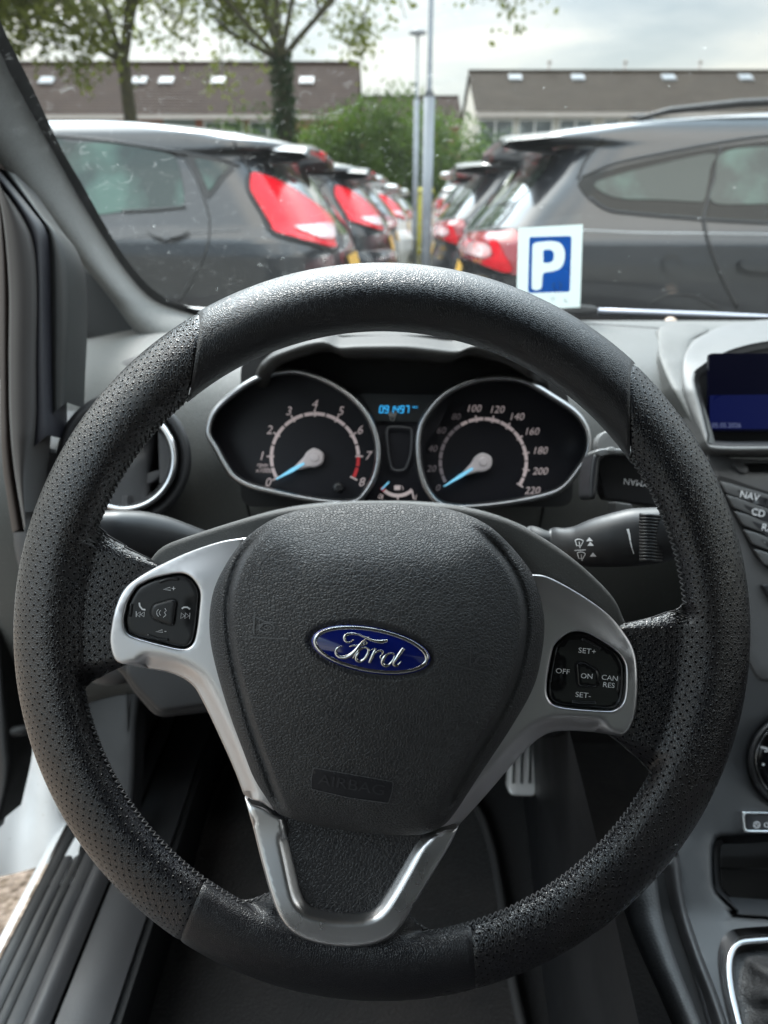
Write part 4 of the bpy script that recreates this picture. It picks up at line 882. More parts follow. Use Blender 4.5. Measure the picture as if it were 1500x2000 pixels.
# stop-start switch
sw = rounded([(1449, 1585), (1640, 1588), (1640, 1628), (1452, 1626)], 6, 5)
so_ = patch('switch_frame', sw, lambda x, y: DS(x, y) - .002, M_chrome, cs, 14, holes=[rounded([(1455, 1589), (1634, 1592), (1634, 1622), (1457, 1621)], 5, 5)], skirt=.006, er=2, eh=.001)
sf = patch('switch', rounded([(1455, 1589), (1634, 1592), (1634, 1622), (1457, 1621)], 5, 5), lambda x, y: DS(x, y) - .0005, M_btnd, cs, 14, skirt=.004, er=2, eh=.001)
k = Ink(); k.arc(1478, 1611, 6, 40, 400, 1.3); k.line([(1475, 1614), (1478, 1607), (1481, 1614)], 1.2); k.text('OFF', 1504, 1612, 14); k.lay('printed_words', lambda x, y: DS(x, y) - .0005, M_print, sf)
# edge strips of the console, running down towards the driver
def ribbon(name, left, right, dfun, m, parent, nseg=5, bulge=.004, skirt=.0, sp=10):
    L_ = cr_open(left, sp); n_ = len(L_); R_ = cr_open(right, sp); R_ = np.stack([np.interp(np.linspace(0, 1, n_), np.linspace(0, 1, len(R_)), R_[:, j]) for j in (0, 1)], 1)
    G = []
    for s_ in np.linspace(0, 1, nseg + 4):
        q = L_ + (R_ - L_) * s_; d = dfun(q[:, 0], q[:, 1], s_) - bulge * sin(pi * s_); G.append(P(q[:, 0], q[:, 1], d))
    if skirt:
        G = [G[0] + FWD * skirt] + G + [G[-1] + FWD * skirt]
    b = MB(); b.grid(G); return b.build(name, m, parent)
dcs = lambda x, y, s: DS(x, y) - .004
ribbon('edge_strip', [(1308, 1690), (1322, 1770), (1350, 1860), (1388, 1960), (1420, 2060)], [(1326, 1668), (1338, 1760), (1366, 1850), (1404, 1950), (1440, 2060)], dcs, M_grey, cs, skirt=.02)
ribbon('edge_gap', [(1276, 1720), (1290, 1800), (1320, 1890), (1356, 1980), (1385, 2060)], [(1310, 1690), (1324, 1770), (1352, 1860), (1390, 1960), (1422, 2060)], lambda x, y, s: DS(x, y) + .010, M_blk, cs, bulge=0)
ribbon('knee_roll', [(1215, 1745), (1235, 1800), (1265, 1880), (1310, 1980), (1345, 2060)], [(1282, 1715), (1296, 1800), (1326, 1890), (1362, 1980), (1392, 2060)], lambda x, y, s: DS(x, y) - .002 + .02 * (1 - s), mat('padded_roll', (.05, .05, .052), .5, bumps=[('vor', 330, .9, .001)]), cs, bulge=.010, skirt=.03)
# gear gaiter ------------------------------------------------------------------
gg = thing('gear_gaiter', tuple(P(1560, 2000, .55)), 'black leather gear lever gaiter in a bright chrome ring', 'gear gaiter')
go = cr_closed([(1418, 1920), (1416, 1880), (1424, 1850), (1440, 1834), (1470, 1828), (1560, 1824), (1680, 1830), (1720, 1900), (1700, 2080), (1600, 2160), (1500, 2120), (1450, 2040), (1428, 1970)], 8)
gi = shrink(go, 17)
patch('gaiter_ring', go, lambda x, y: DS(x, y) - .006, mat('gaiter_chrome', (.33, .33, .34), .18, metal=1, rvar=(30, .14, .24)), gg, 8, holes=[gi], skirt=.012, er=6, eh=.003)
M_gait = mat('gaiter_leather', (.022, .022, .023), .48, bumps=[('vor', 520, .9, .0008), ('noise', 40, .8, .006)])
gc = np.array([1585, 1960.0])
def gd(x, y):
    q = np.stack([x, y], 1); r = pdist(q, gi); return DS(x, y) + .004 - .05 * sm(r / 150) + .003 * np.sin(np.arctan2(y - 1960, x - 1585) * 11)*sm(r/60)
patch('gaiter', shrink(go, 13), gd, M_gait, gg, 8)

# things on the cowl and glass ---------------------------------------------------
wip = thing('windscreen_wiper', tuple(P(1200, 606, 1.33)), 'dark windscreen wiper with a pale blade lying along the foot of the glass', 'wiper')
b = MB(); b.tube(P([1168, 1260, 1380, 1520, 1700], [606.5, 609.5, 614, 620.5, 630], 1.34), .0042, 8); b.build('wiper_blade', mat('blade_grey', (.5, .52, .6), .3, metal=.3), wip)
b = MB(); b.tube(P([1168, 1260, 1380, 1520, 1700], [612.5, 615.5, 620, 626.5, 636], 1.345), .0040, 8); b.build('wiper_rubber', M_rubber, wip)
patch('wiper_arm', cr_closed([(1098, 604), (1104, 597), (1120, 594), (1152, 597), (1166, 600), (1167, 608), (1150, 613), (1110, 614), (1096, 611)], 4), lambda x, y: 1.33 + 0 * x, M_rubber, wip, 10, skirt=.02, er=4, eh=.004)
pb = thing('nutshell', tuple(P(1310, 629, 1.20)), 'small pale brown nutshell on the dashboard by the windscreen', 'nutshell')
b = MB(); G = []
for t in np.linspace(0, pi / 2, 8): G.append([P(1310 + 13 * cos(a) * sin(t), 630 - 11 * cos(t), 1.22 + .010 * sin(a) * sin(t)) for a in np.linspace(0, 2 * pi, 20, endpoint=False)])
b.grid(G, closed_v=True); b.build('shell', mat('nutshell_brown', (.42, .27, .18), .5, colvar=('noise', 300, (.6, .5, .42), .4, .6)), pb)
pm = thing('parking_card', tuple(P(1072, 600, 1.2)), 'white card with a large white P on a blue square, behind the windscreen', 'parking card')
def cardd(x, y): return np.interp(y, [430, 610], [.97, 1.20])
def papermat(n, c):
    m = mat(n, c, .6); t = m.node_tree; L = t.links.new; o = [x for x in t.nodes if x.type == 'OUTPUT_MATERIAL'][0]; p = t.nodes['Principled BSDF']; tl = t.nodes.new('ShaderNodeBsdfTranslucent'); tl.inputs[0].default_value = (*c, 1); ms = t.nodes.new('ShaderNodeMixShader'); ms.inputs[0].default_value = .55; L(p.outputs[0], ms.inputs[1]); L(tl.outputs[0], ms.inputs[2]); L(ms.outputs[0], o.inputs[0]); return m
crn = [(1012.5, 445), (1138.5, 438), (1133, 600), (1008, 606)]
patch('card', straight_closed(crn, 10), cardd, papermat('card_white', (.36, .41, .40)), pm, 30, smooth=False)
pO = rounded([(1040, 474), (1078, 470), (1096, 474), (1104, 490), (1103, 510), (1095, 525), (1078, 531), (1060, 532), (1058, 566), (1038, 567)], 9, 3)
pI = rounded([(1061, 488), (1075, 487), (1082, 493), (1082, 506), (1076, 513), (1061, 514)], 5, 2)
M_cb = papermat('card_blue', (.02, .13, .55))
patch('blue_square', rounded([(1034, 463), (1116.5, 461), (1113, 570), (1031, 572.5)], 5, 4), lambda x, y: cardd(x, y) - .0006, M_cb, pm, 30, holes=[pO])
patch('letter_counter', pI, lambda x, y: cardd(x, y) - .0006, M_cb, pm, 30)
k = Ink(); k.text('· · ·', 1088, 558, 12); k.arc(1088, 559, 8, 0, 360, 1.2); k.lay('small_mark', cardd, mat('card_mark', (.12, .13, .12), .6), pm, .0012)
k = Ink(); k.text('V', 1080, 585, 13); k.text('. k', 1102, 587, 12); k.lay('printed_words', cardd, mat('card_text', (.3, .36, .38), .6), pm, .0012)

b = MB(); b.box((-.45, 1.32, .84), (1.1, 1.34, 1.12 - .192)); b.add([(-.45, 1.34, 1.12 - .192), (1.1, 1.34, 1.12 - .192), (1.1, 1.62, 1.12 - .236), (-.45, 1.62, 1.12 - .236)], [(0, 1, 2, 3)]); cowl_mesh = b
# own car shell ---------------------------------------------------------------------
cab = thing('hatchback_cabin', (.33, .2, .25), 'cabin of a white hatchback with its driver door open and dusty windscreen', 'car')
def glassY(X, z): return (1.28 - .25 * ((X - .33) / .6)**2) - (z + .155) / .62
M_glass = glassmat('dusty_windscreen', (.95, .96, .97), refl=.32, dust=.005)
G = []
for X in np.linspace(-.312, 1.08, 40):
    G.append([(X, (1.28 + .06 - .25 * ((X - .33) / .6)**2) - s_ * .97, ez - .155 - .037 + s_ * .62 * .97) for s_ in np.linspace(0, 1, 14)])
b = MB(); b.grid(G); b.build('windscreen', M_glass, cab)
cowl_mesh.build('scuttle_panel', M_rubber, cab, smooth=False)
# A pillar trim
eL = [(-60, -90), (0, 88), (50, 190), (105, 290), (150, 372), (190, 440), (240, 518), (288, 574), (332, 598), (378, 612), (400, 622)]
eR = [(-240, -90), (-150, 120), (-60, 260), (0, 335), (60, 395), (108, 450), (141, 492), (210, 575), (262, 645), (300, 672), (330, 690)]
pd = lambda y: np.interp(y, [-100, 45, 600, 700], [.48, .56, .97, 1.02])
A_ = cr_open(eL, 10); B_ = cr_open(eR, 10); n_ = len(A_); B_ = np.stack([np.interp(np.linspace(0, 1, n_), np.linspace(0, 1, len(B_)), B_[:, j]) for j in (0, 1)], 1)
G = []
for s_ in np.linspace(0, 1, 22):
    q = A_ + (B_ - A_) * s_; ph_ = s_ * pi * .5
    G.append(P(q[:, 0], q[:, 1], pd(q[:, 1]) - .085 * sin(ph_) + .0 * q[:, 0]))
G = [P(A_[:, 0] + 2, A_[:, 1], pd(A_[:, 1]) + .04)] + G + [P(B_[:, 0], B_[:, 1], pd(B_[:, 1]) + .08)]
b = MB(); b.grid(G); b.build('pillar_trim', M_pillar, cab)
# black band on the glass edge
ribbon('glass_edge_band', [(x - 10, y) for x, y in eL], [(-46, -100), (2, 44), (62, 168), (118, 286), (165, 368), (204, 438), (254, 516), (302, 568), (346, 593), (392, 606), (420, 618)], lambda x, y, s: pd(y) - .004, mat('black_enamel', (.004, .004, .005), .3), cab, bulge=0)
ribbon('scuttle_trim', [(330, 596), (380, 600), (460, 606), (560, 612)], [(330, 606), (380, 608), (460, 613), (560, 620)], lambda x, y, s: 1.12 + 0 * x, mat('pale_scuttle', (.4, .42, .43), .4), cab, bulge=.003)
# sail panel and window pillar, door seal (left edge)
sail = straight_closed([(128, 470), (150, 500), (230, 600), (330, 690), (420, 760), (300, 790), (160, 760), (120, 790)], 12)
patch('sail_panel', sail, lambda x, y: 1.0 + 0 * x, mat('sail_black', (.012, .012, .012), .7), cab, 40, skirt=.02)
vs = [  # name, left xs, right xs at ys, depth, material
 ('outer_seal', [(-20, 300), (-6, 420), (-2, 600), (0, 800), (4, 900), (12, 960), (24, 1040)], [(-6, 330), (8, 430), (18, 560), (18, 700), (20, 820), (28, 920), (46, 1030)], .66, mat('brown_rubber', (.035, .024, .02), .6)),
 ('ribbed_seal', [(-14, 330), (6, 430), (17, 560), (17, 700), (19, 820), (28, 920), (48, 1040)], [(4, 372), (36, 420), (56, 470), (64, 560), (62, 700), (62, 800), (58, 860), (50, 930), (50, 1000)], .65, M_cloth),
 ('dark_seal', [(-20, 345), (4, 372), (36, 420), (56, 470), (64, 560), (62, 700), (62, 800), (58, 880)], [(-10, 325), (20, 360), (60, 410), (84, 446), (88, 495), (90, 600), (92, 700), (94, 810), (92, 850)], .665, mat('navy_black_rubber', (.012, .012, .018), .55)),
 ('frame_edge', [(-10, 325), (20, 360), (60, 410), (84, 446), (88, 495), (90, 600), (92, 700), (94, 815)], [(30, 340), (85, 420), (112, 455), (130, 500), (136, 560), (136, 640), (132, 720), (130, 786)], .68, mat('frame_edge_plastic', (.014, .015, .015), .5))]
for nm, l, r, d_, m_ in vs: ribbon(nm, l, r, (lambda dd: (lambda x, y, s: dd + .00008 * np.maximum(0, y - 850)))(d_), m_, cab, bulge=.008, skirt=.04)
# mirror sliver outside the quarter light
mr = thing('door_mirror', (-.55, .95, .9), 'pale door mirror just visible behind the left pillar', 'mirror')
patch('mirror_housing', cr_closed([(100, 640), (140, 655), (150, 672), (152, 700), (145, 720), (100, 730)], 5), lambda x, y: .96 + 0 * x, mat('mirror_glass', (.6, .68, .68), .25, metal=.6), mr, 20, skirt=.05, er=6, eh=.01)
patch('mirror_frame', cr_closed([(90, 620), (137, 628), (158, 652), (164, 680), (160, 712), (148, 726), (140, 740), (90, 740)], 5), lambda x, y: .975 + 0 * x, M_blk, mr, 20, skirt=.05, er=6, eh=.01)
# dashboard end cap, left
cap = cr_closed([(84, 752), (230, 705), (330, 690), (380, 720), (300, 900), (280, 1300), (120, 1300), (30, 1080), (44, 940), (70, 850), (84, 812), (80, 780)], 12)
def capd(x, y): return .80 - .10 * sm((y - 740) / 160) + .0 * x
patch('dash_end', cap, capd, M_grey, dash, 24, skirt=.10, er=26, eh=.02)
# lower door opening: white jamb, seal, sill -----------------------------------------
jamb = cr_closed([(-60, 850), (2, 860), (14, 930), (28, 1010), (46, 1100), (60, 1250), (90, 1400), (110, 1520), (150, 1620), (158, 1645), (108, 1680), (60, 1697), (0, 1712), (-80, 1720), (-90, 1300)], 12)
def jd(x, y):
    return .86 + .00012 * (y - 1000) + .012 * np.exp(-((x - 45) / 22.0)**2 - ((y - 1560) / 70.0)**2) + .008 * np.sin(x / 21.0)
patch('door_jamb', jamb, jd, M_white, cab, 10, skirt=.06)
ribbon('jamb_rubber', [(-30, 1180), (-20, 1300), (-16, 1450), (-10, 1550), (-30, 1640)], [(0, 1180), (14, 1320), (26, 1440), (28, 1500), (6, 1600)], lambda x, y, s: .80 + 0 * x, M_rubber, cab, bulge=.012, skirt=.04)
ribbon('jamb_flange', [(8, 880), (14, 940), (24, 1010), (36, 1080), (44, 1140)], [(16, 870), (30, 950), (40, 1020), (46, 1080), (54, 1160)], lambda x, y, s: .79 + 0 * x, M_white, cab, bulge=.006, skirt=.03)
for pts in ([(-40, 985), (16, 982), (18, 1075), (-40, 1078)], [(-40, 1100), (22, 1098), (30, 1170), (-40, 1172)]):
    patch('hinge_plate', rounded(pts, 6, 6), lambda x, y: .825 + 0 * x, mat('hinge_grey', (.2, .2, .22), .4), cab, 30, skirt=.02, er=3, eh=.002)
b = MB(); b.tube(P([-40, 0, 30, 60], [1440, 1432, 1428, 1424], .80), .006, 8); b.build('check_strap', M_rubber, cab)
# sill strips run along the car: constant x and z
def strip(name, xa, za, xb, zb, m, y0=-.1, y1=1.35, bul=.004, parent=cab):
    G = []
    for t in np.linspace(0, 1, 8):
        nx, nz = -(zb - za), (xb - xa); L_ = sqrt(nx * nx + nz * nz); s_ = sin(pi * t) * bul * (1 if nz > 0 else -1)
        G.append([(xa + (xb - xa) * t + nx / L_ * s_, y, za + (zb - za) * t + nz / L_ * s_) for y in np.linspace(y0, y1, 30)])
    b = MB(); b.grid(G); return b.build(name, m, parent)
def xz_at(px, py, z):   # point on the height z seen at px,py
    v = rayd(px, py); t = (z - EYE[2]) / v[2]; return EYE + v * t
zs = .40
xq = lambda px: xz_at(px, 1990, zs)[0]
strip('outer_sill', xq(-118), zs - .03, xq(-62), zs + .004, M_white, bul=.003)
strip('sill_bed', xq(-64), zs - .012, xq(230), zs - .012, M_blk, bul=0)
for a_, b_, m_, bl_ in ((-60, -34, M_rubber, .001), (-31, -8, M_dark, .001), (-5, 14, M_rubber, .001), (17, 48, M_dark, .001)): strip('sill_tread', xq(a_), zs, xq(b_), zs, m_, bul=bl_)
strip('sill_roll', xq(50), zs, xq(104), zs + .002, M_grey, bul=.010)
strip('sill_trim', xq(111), zs, xq(214), zs - .006, M_grey, bul=.004)
strip('sill_wall', xq(214), zs - .006, xq(219), .27, M_dark, bul=.0)
# white panel end at the sill
patch('sill_cover', straight_closed([(150, 1630), (158, 1642), (146, 1700), (128, 1770), (110, 1812), (48, 1814), (90, 1740), (128, 1670)], 8), lambda x, y: .90 - .0004 * (y - 1640), M_white, cab, 20, skirt=.01)
patch('hinge_side_trim', cr_closed([(146, 1270), (270, 1280), (268, 1420), (262, 1560), (246, 1680), (200, 1700), (168, 1640), (150, 1450)], 10), lambda x, y: .90 - .0001 * (y - 1270), M_grey, cab, 24, skirt=.03, er=14, eh=.01)
b = MB(); b.tube(P([246, 250, 252, 247], [1300, 1400, 1520, 1640], .885), .0012, 6); b.build('trim_seam', M_gap, cab)
# footwell
b = MB()
b.add([(-.40, -1.9, .27), (1.06, -1.9, .27), (1.06, 1.02, .27), (-.40, 1.02, .27)], [(0, 1, 2, 3)])
b.add([(-.40, 1.02, .27), (1.06, 1.02, .27), (1.06, 1.22, .50), (-.40, 1.22, .50)], [(0, 1, 2, 3)])
b.add([(-.40, 1.22, .50), (1.06, 1.22, .50), (1.06, 1.25, .95), (-.40, 1.25, .95)], [(0, 1, 2, 3)])
b.build('footwell_carpet', M_carpet, cab, smooth=False)
kp = straight_closed([(168, 1310), (240, 1330), (330, 1400), (410, 1420), (395, 1520), (370, 1640), (330, 1700), (290, 1800), (250, 1900), (180, 2060), (0, 2060), (60, 1900), (140, 1700), (200, 1600), (190, 1450)], 12)
G = []
for y in np.linspace(.74, 1.2, 24): G.append([(-.345 + .03 * sin(t * pi) - .02 * (1 - t), y, .27 + t * .62) for t in np.linspace(0, 1, 12)])
b = MB(); b.grid(G); b.build('kick_panel', M_grey, cab)
# tunnel side
G = []
for y in np.linspace(-.2, 1.22, 30): G.append([(.185 + .05 * (1 - t)**2 * 0 + .035 * sm((y - .5) / .5) - .02 * t, y, .27 + t * (.42 - .10 * sm((.6 - y) / .5))) for t in np.linspace(0, 1, 14)])
b = MB(); b.grid(G); b.build('tunnel_side', M_dark, cab)
# pedals and mat
def pz(px, py, d): return tuple(P(px, py, d))
pe = thing('accelerator_pedal', pz(1020, 1560, 1.0), 'silver ribbed accelerator pedal in the dark footwell', 'pedal')
pdl = patch('pedal_pad', rounded([(996, 1440), (1052, 1430), (1050, 1545), (1042, 1555), (998, 1553), (990, 1540)], 12, 6), lambda x, y: 1.0 - .0004 * (y - 1440), mat('pedal_alloy', (.9, .88, .88), .35, metal=.3), pe, 14, skirt=.01, er=6, eh=.004)
for xx in (1004, 1020, 1036):
    ribbon('pedal_groove', [(xx - 2, 1450), (xx - 4, 1530)], [(xx + 3, 1450), (xx + 1, 1530)], lambda x, y, s: .996 - .0004 * (y - 1440), mat('pedal_rubber', (.05, .05, .05), .6), pdl, bulge=.001)
b = MB(); b.tube(P([1030, 1035, 1060], [1440, 1380, 1250], [1.01, 1.06, 1.1]), .008, 8); b.build('pedal_arm', M_dark, pe)
matt = thing('floor_mat', (0, .6, .275), 'black carpet floor mat with a raised stitched edge', 'floor mat')
mo = [(-.26, .2), (.13, .2), (.15, .6), (.15, .80), (.12, .90), (.06, .94), (-.02, .96), (-.1, 1.0), (-.24, 1.0), (-.27, .6)]
mo = cr_closed(mo, .02); V2, F2, L2 = tri2d(mo, .06)
b = MB(); b.add(np.c_[V2, np.full(len(V2), .284)], F2[:, ::-1]); b.build('mat_pile', mat('mat_carpet', (.016, .014, .014), .95, bumps=[('noise', 300, 1, .003)], colvar=[('noise', 8, (.035, .028, .026), .45, .7), ('noise', 900, (.09, .08, .08), .68, .8)], sheen=.2), matt, smooth=False)
b = MB(); b.tube(np.c_[mo, np.full(len(mo), .285)], .006, 8, closed=True); b.build('mat_binding', mat('mat_edge', (.05, .047, .047), .8), matt)
hp = patch('heel_tag', straight_closed([(424, 1970), (468, 1970), (466, 2060), (420, 2060)], 10), lambda x, y: .955 - .00045 * (y - 1970), mat('tag_grey', (.16, .13, .12), .7), matt, 30, skirt=.004)
# shell: roof, right side, rear (what shades the cabin)
b = MB(); G = []
for X in np.linspace(-.42, 1.08, 16): G.append([(X, y, 1.41 + .03 * (1 - ((X - .33) / .75)**2) - .02 * ((y + .8) / 1.2)**2) for y in np.linspace(.40, -2.0, 12)])
b.grid(G); b.build('roof_lining', M_shell, cab)
b = MB()
b.box((1.05, -1.9, .27), (1.10, 1.1, .95)); b.box((1.04, -.35, .95), (1.08, -.22, 1.42)); b.box((1.04, -1.3, .95), (1.08, -1.15, 1.42))
b.build('right_door_lining', M_grey, cab, smooth=False)
b = MB(); b.box((-.42, -2.0, .27), (1.08, -1.93, 1.0)); b.box((-.42, -1.95, .95), (-.30, -1.9, 1.42)); b.box((.96, -1.95, .95), (1.08, -1.9, 1.42)); b.build('tailgate_lining', M_grey, cab, smooth=False)
b = MB(); b.box((-.47, -1.9, .27), (-.42, -.85, .95)); b.box((-.46, -.42, .3), (-.42, -.28, 1.42)); b.build('left_side_lining', M_grey, cab, smooth=False)
b = MB(); b.add([(-.42, -1.96, 1.0), (1.08, -1.96, 1.0), (1.08, -1.94, 1.41), (-.42, -1.94, 1.41)], [(0, 1, 2, 3)]); b.build('rear_glass', glassmat('light_cutting_glass', (.25, .27, .26), refl=1), cab, smooth=False)  # unseen rear pane; dark tint added to cut light from behind
M_seat = mat('seat_cloth', (.04, .04, .042), .9, sheen=.2, bumps=[('noise', 500, .5, .001)])
for X0 in (-.22, .48):
    s_ = thing('front_seat', (X0 + .23, -.1, .3), 'driver seat in dark cloth' if X0 < 0 else 'passenger seat in dark cloth', 'seat')
    s_['label'] = 'dark cloth driver seat behind the steering wheel' if X0 < 0 else 'dark cloth passenger seat beside the console'
    if X0 < 0: y0, y1 = -.62, -.16
    else: y0, y1 = -.55, .0
    b = MB(); b.box((X0, y0, .42), (X0 + .46, y1 + .02, .56), .05); b.build('seat', M_seat, s_)
    b = MB(); b.box((X0, y0 - .14, .52), (X0 + .46, y0, 1.12), .05); b.build('backrest', M_seat, s_)
    b = MB(); b.box((X0 + .1, y0 - .16, 1.14), (X0 + .36, y0 - .06, 1.32), .04); b.build('headrest', M_seat, s_)
# ================================================================= OUTSIDE
YAW = radians(3.0); DIR = np.array([sin(YAW), cos(YAW), 0]); CROSS = np.array([cos(YAW), -sin(YAW), 0])
M_asph = mat('brick_paving', (.09, .085, .08), .9, colvar=[('noise', .8, (.13, .12, .11), .35, .7), ('noise', 30, (.16, .14, .12), .5, .8)], bumps=[('noise', 60, .6, .01)])
M_grass = mat('strip_ground', (.10, .095, .04), .95, colvar=[('noise', 2.5, (.15, .12, .07), .4, .65), ('noise', 50, (.05, .08, .02), .5, .7)], bumps=[('noise', 40, 1, .03)])
M_gravel = mat('gravel', (.10, .07, .045), .95, colvar=[('cell', 60, (.26, .2, .16), .15, .75), ('noise', 12, (.06, .04, .03), .45, .7)], bumps=[('cell', 70, 1, .01)])
b = MB(); b.add([(-300, -60, 0), (300, -60, 0), (300, 600, 0), (-300, 600, 0)], [(0, 1, 2, 3)]); setp(b.build('ground', M_asph, smooth=False), kind='structure')
def at(y, c): return np.array([.12, 0, 0]) + DIR * y + CROSS * c
p_ = [at(2.2, -.55), at(2.2, .75), at(42, .9), at(42, -.7)]
b = MB(); b.add([(q[0], q[1], .005) for q in p_], [(0, 1, 2, 3)]); setp(b.build('verge', M_grass, smooth=False), kind='structure')
b = MB(); b.add([(-2.6, -.6, .004), (-.52, -.6, .004), (-.52, 1.7, .004), (-2.6, 1.7, .004)], [(0, 1, 2, 3)]); setp(b.build('gravel_path', M_gravel, smooth=False), kind='structure')

# ---------------------------------------------------------------- cars
def paint(n, c, r=.28, metal=.3): return mat(n, c, r, metal=metal, coat=.7, colvar=('noise', 4, tuple(min(1, x * 1.25) for x in c), .4, .7), bumps=[('noise', 1.2, .04, .05)])
M_pg = paint('grey_car_paint', (.012, .014, .018), metal=.2); M_pd = paint('dark_grey_car_paint', (.015, .017, .021), metal=.2); M_ps = paint('silver_car_paint', (.35, .36, .37)); M_pw = paint('white_car_paint_far', (.65, .66, .66), metal=0); M_pb = paint('black_car_paint', (.012, .013, .016)); M_pr = paint('dark_blue_car_paint', (.02, .03, .07))
M_cg = mat('car_window_glass', (.018, .032, .030), .06, spec=.45, colvar=('noise', 3, (.06, .12, .10), .5, .65)); M_cgd = mat('car_window_dark', (.004, .005, .005), .15, spec=.25)
M_rg = mat('rear_glass', (.05, .07, .06), .05, spec=1, coat=1.0)
M_lampr = mat('tail_lamp_red', (.6, .006, .016), .15, spec=.4, colvar=('noise', 30, (.4, .006, .012), .5, .75), emit=((1, .01, .03), .08)); M_lampw = mat('tail_lamp_clear', (.6, .5, .5), .15, coat=1.0, colvar=('noise', 60, (.75, .2, .2), .5, .6)); M_plate = mat('yellow_number_plate', (.75, .45, .06), .4)
M_tyre = mat('tyre_rubber', (.015, .015, .015), .8); M_rim = mat('alloy_rim', (.5, .5, .5), .3, metal=.9); M_bpl = mat('black_bumper_plastic', (.012, .012, .013), .5)
class Body:
    """hatchback body as stacked plan outlines; local x forward from the rearmost point, y across, z up"""
    def __init__(s, lev, a_r=.5, a_f=.8, ex=3.0): s.lev = np.array(lev, float); s.a_r = a_r; s.a_f = a_f; s.ex = ex
    def row(s, z):
        L = s.lev; return [np.interp(z, L[:, 0], L[:, k]) for k in (1, 2, 3)]
    def outline(s, z, n=26):
        xr, xf, w_ = s.row(z); a_r = min(s.a_r, (xf - xr) / 2.5); a_f = min(s.a_f, (xf - xr) / 2.5); out = []
        t = np.linspace(0, pi / 2, n); c = np.cos(t)**(2 / s.ex); q = np.sin(t)**(2 / s.ex)
        out += [(xr + a_r * (1 - c_), w_ * q_) for c_, q_ in zip(c, q)]
        out += [(x, w_) for x in np.linspace(xr + a_r, xf - a_f, 22)[1:-1]]
        out += [(xf - a_f * (1 - c_), w_ * q_) for c_, q_ in zip(c[::-1], q[::-1])]
        half = np.array(out); return np.vstack([half, (half * [1, -1])[::-1][1:-1]])
    def mesh(s):
        zs = np.unique(np.concatenate([np.arange(s.lev[0, 0], s.lev[-1, 0], .03), s.lev[:, 0]])); rows = []
        for z in zs: o = s.outline(z); rows.append(np.c_[o, np.full(len(o), z)])
        b = MB(); b.grid(rows, closed_v=True); n = len(rows[0]); k = (len(rows) - 1) * n; b.F.append(tuple(k + i for i in range(n))); return b
    def rearx(s, y, z):
        xr, xf, w_ = s.row(z); a_r = min(s.a_r, (xf - xr) / 2.5); q = min(1, abs(y) / w_); return xr + a_r * (1 - (1 - q**s.ex)**(1 / s.ex))
    def sidey(s, x, z):
        xr, xf, w_ = s.row(z); a_r = min(s.a_r, (xf - xr) / 2.5); a_f = min(s.a_f, (xf - xr) / 2.5)
        if x < xr + a_r: q = max(0, 1 - (x - xr) / a_r); return w_ * (1 - q**s.ex)**(1 / s.ex)
        if x > xf - a_f: q = min(1, (x - xf + a_f) / a_f); return w_ * (1 - q**s.ex)**(1 / s.ex)
        return w_
def on_body(bv, outline, step=5, lift=.004):
    """a traced outline laid on the body's own surface; returns world points and triangles"""
    V, F, L = tri2d(np.asarray(outline, float), step); W = []
    for x, y in V:
        v = Vector(rayd(x, y)).normalized(); h = bv.ray_cast(Vector(EYE), v)
        if h[0] is None: h = bv.find_nearest(Vector(P(x, y, 3.9)))
        nn = h[1] if h[1].dot(v) < 0 else -h[1]
        W.append(np.array(h[0] + nn * lift))
    return np.array(W), F
def both_sides(root, name, W, F, m, parent=None, sub=True):
    M = np.array(wloc(root).inverted()); Lc = W @ M[:3, :3].T + M[:3, 3]; outs = []
    for s in (1, -1):
        V = Lc * [1, s, 1]; o = mk(name, V, [tuple(f) if s == 1 else tuple(f[::-1]) for f in F], m, parent or root, local=True); outs.append(o)
    return outs
def wheel_parts(root, x, y, r=.31, wd=.2):
    s = 1 if y > 0 else -1; wl = MB(); G = []
    for rr, yy in ((r * .62, wd / 2), (r * .9, wd / 2), (r, wd * .38), (r, -wd * .38), (r * .9, -wd / 2), (r * .6, -wd / 2)): G.append([(x + rr * cos(a), y + yy * s, r + rr * sin(a)) for a in np.linspace(0, 2 * pi, 28, endpoint=False)])
    wl.grid(G, closed_v=True); o = wl.build('wheel', M_tyre, root, local=True)
    rm = MB()
    for k in range(7):
        a = k / 7 * 2 * pi; rm.tube([(x + .03 * cos(a), y + s * wd * .42, r + .03 * sin(a)), (x + r * .62 * cos(a), y + s * wd * .44, r + r * .62 * sin(a))], [.035, .022], 6)
    rm.tube([(x + r * .63 * cos(a), y + s * wd * .46, r + r * .63 * sin(a)) for a in np.linspace(0, 2 * pi, 28, endpoint=False)], .014, 6, closed=True)
    rm.build('rim', M_rim, o, local=True)
def line_on(root, bv, pts, name, w_=.006, m=None):
    c = cr_open(pts, 6); W = []
    for x, y in c:
        h = bv.ray_cast(Vector(EYE), Vector(rayd(x, y)).normalized())
        if h[0]: W.append(np.array(h[0]))
    if len(W) > 2:
        M = np.array(wloc(root).inverted()); Lc = np.array(W) @ M[:3, :3].T + M[:3, 3]
        for s in (1, -1): b = MB(); b.tube(Lc * [1, s, 1], w_, 5); b.build(name, m or M_bpl, root, local=True)
def rear_panel(root, body, name, yz, m, lift=.006, step=.05):
    V, F, L = tri2d(np.asarray(yz, float), step); W = [(body.rearx(y, z) - lift, y, z) for y, z in V]
    return mk(name, W, [tuple(f) for f in F], m, root, local=True)

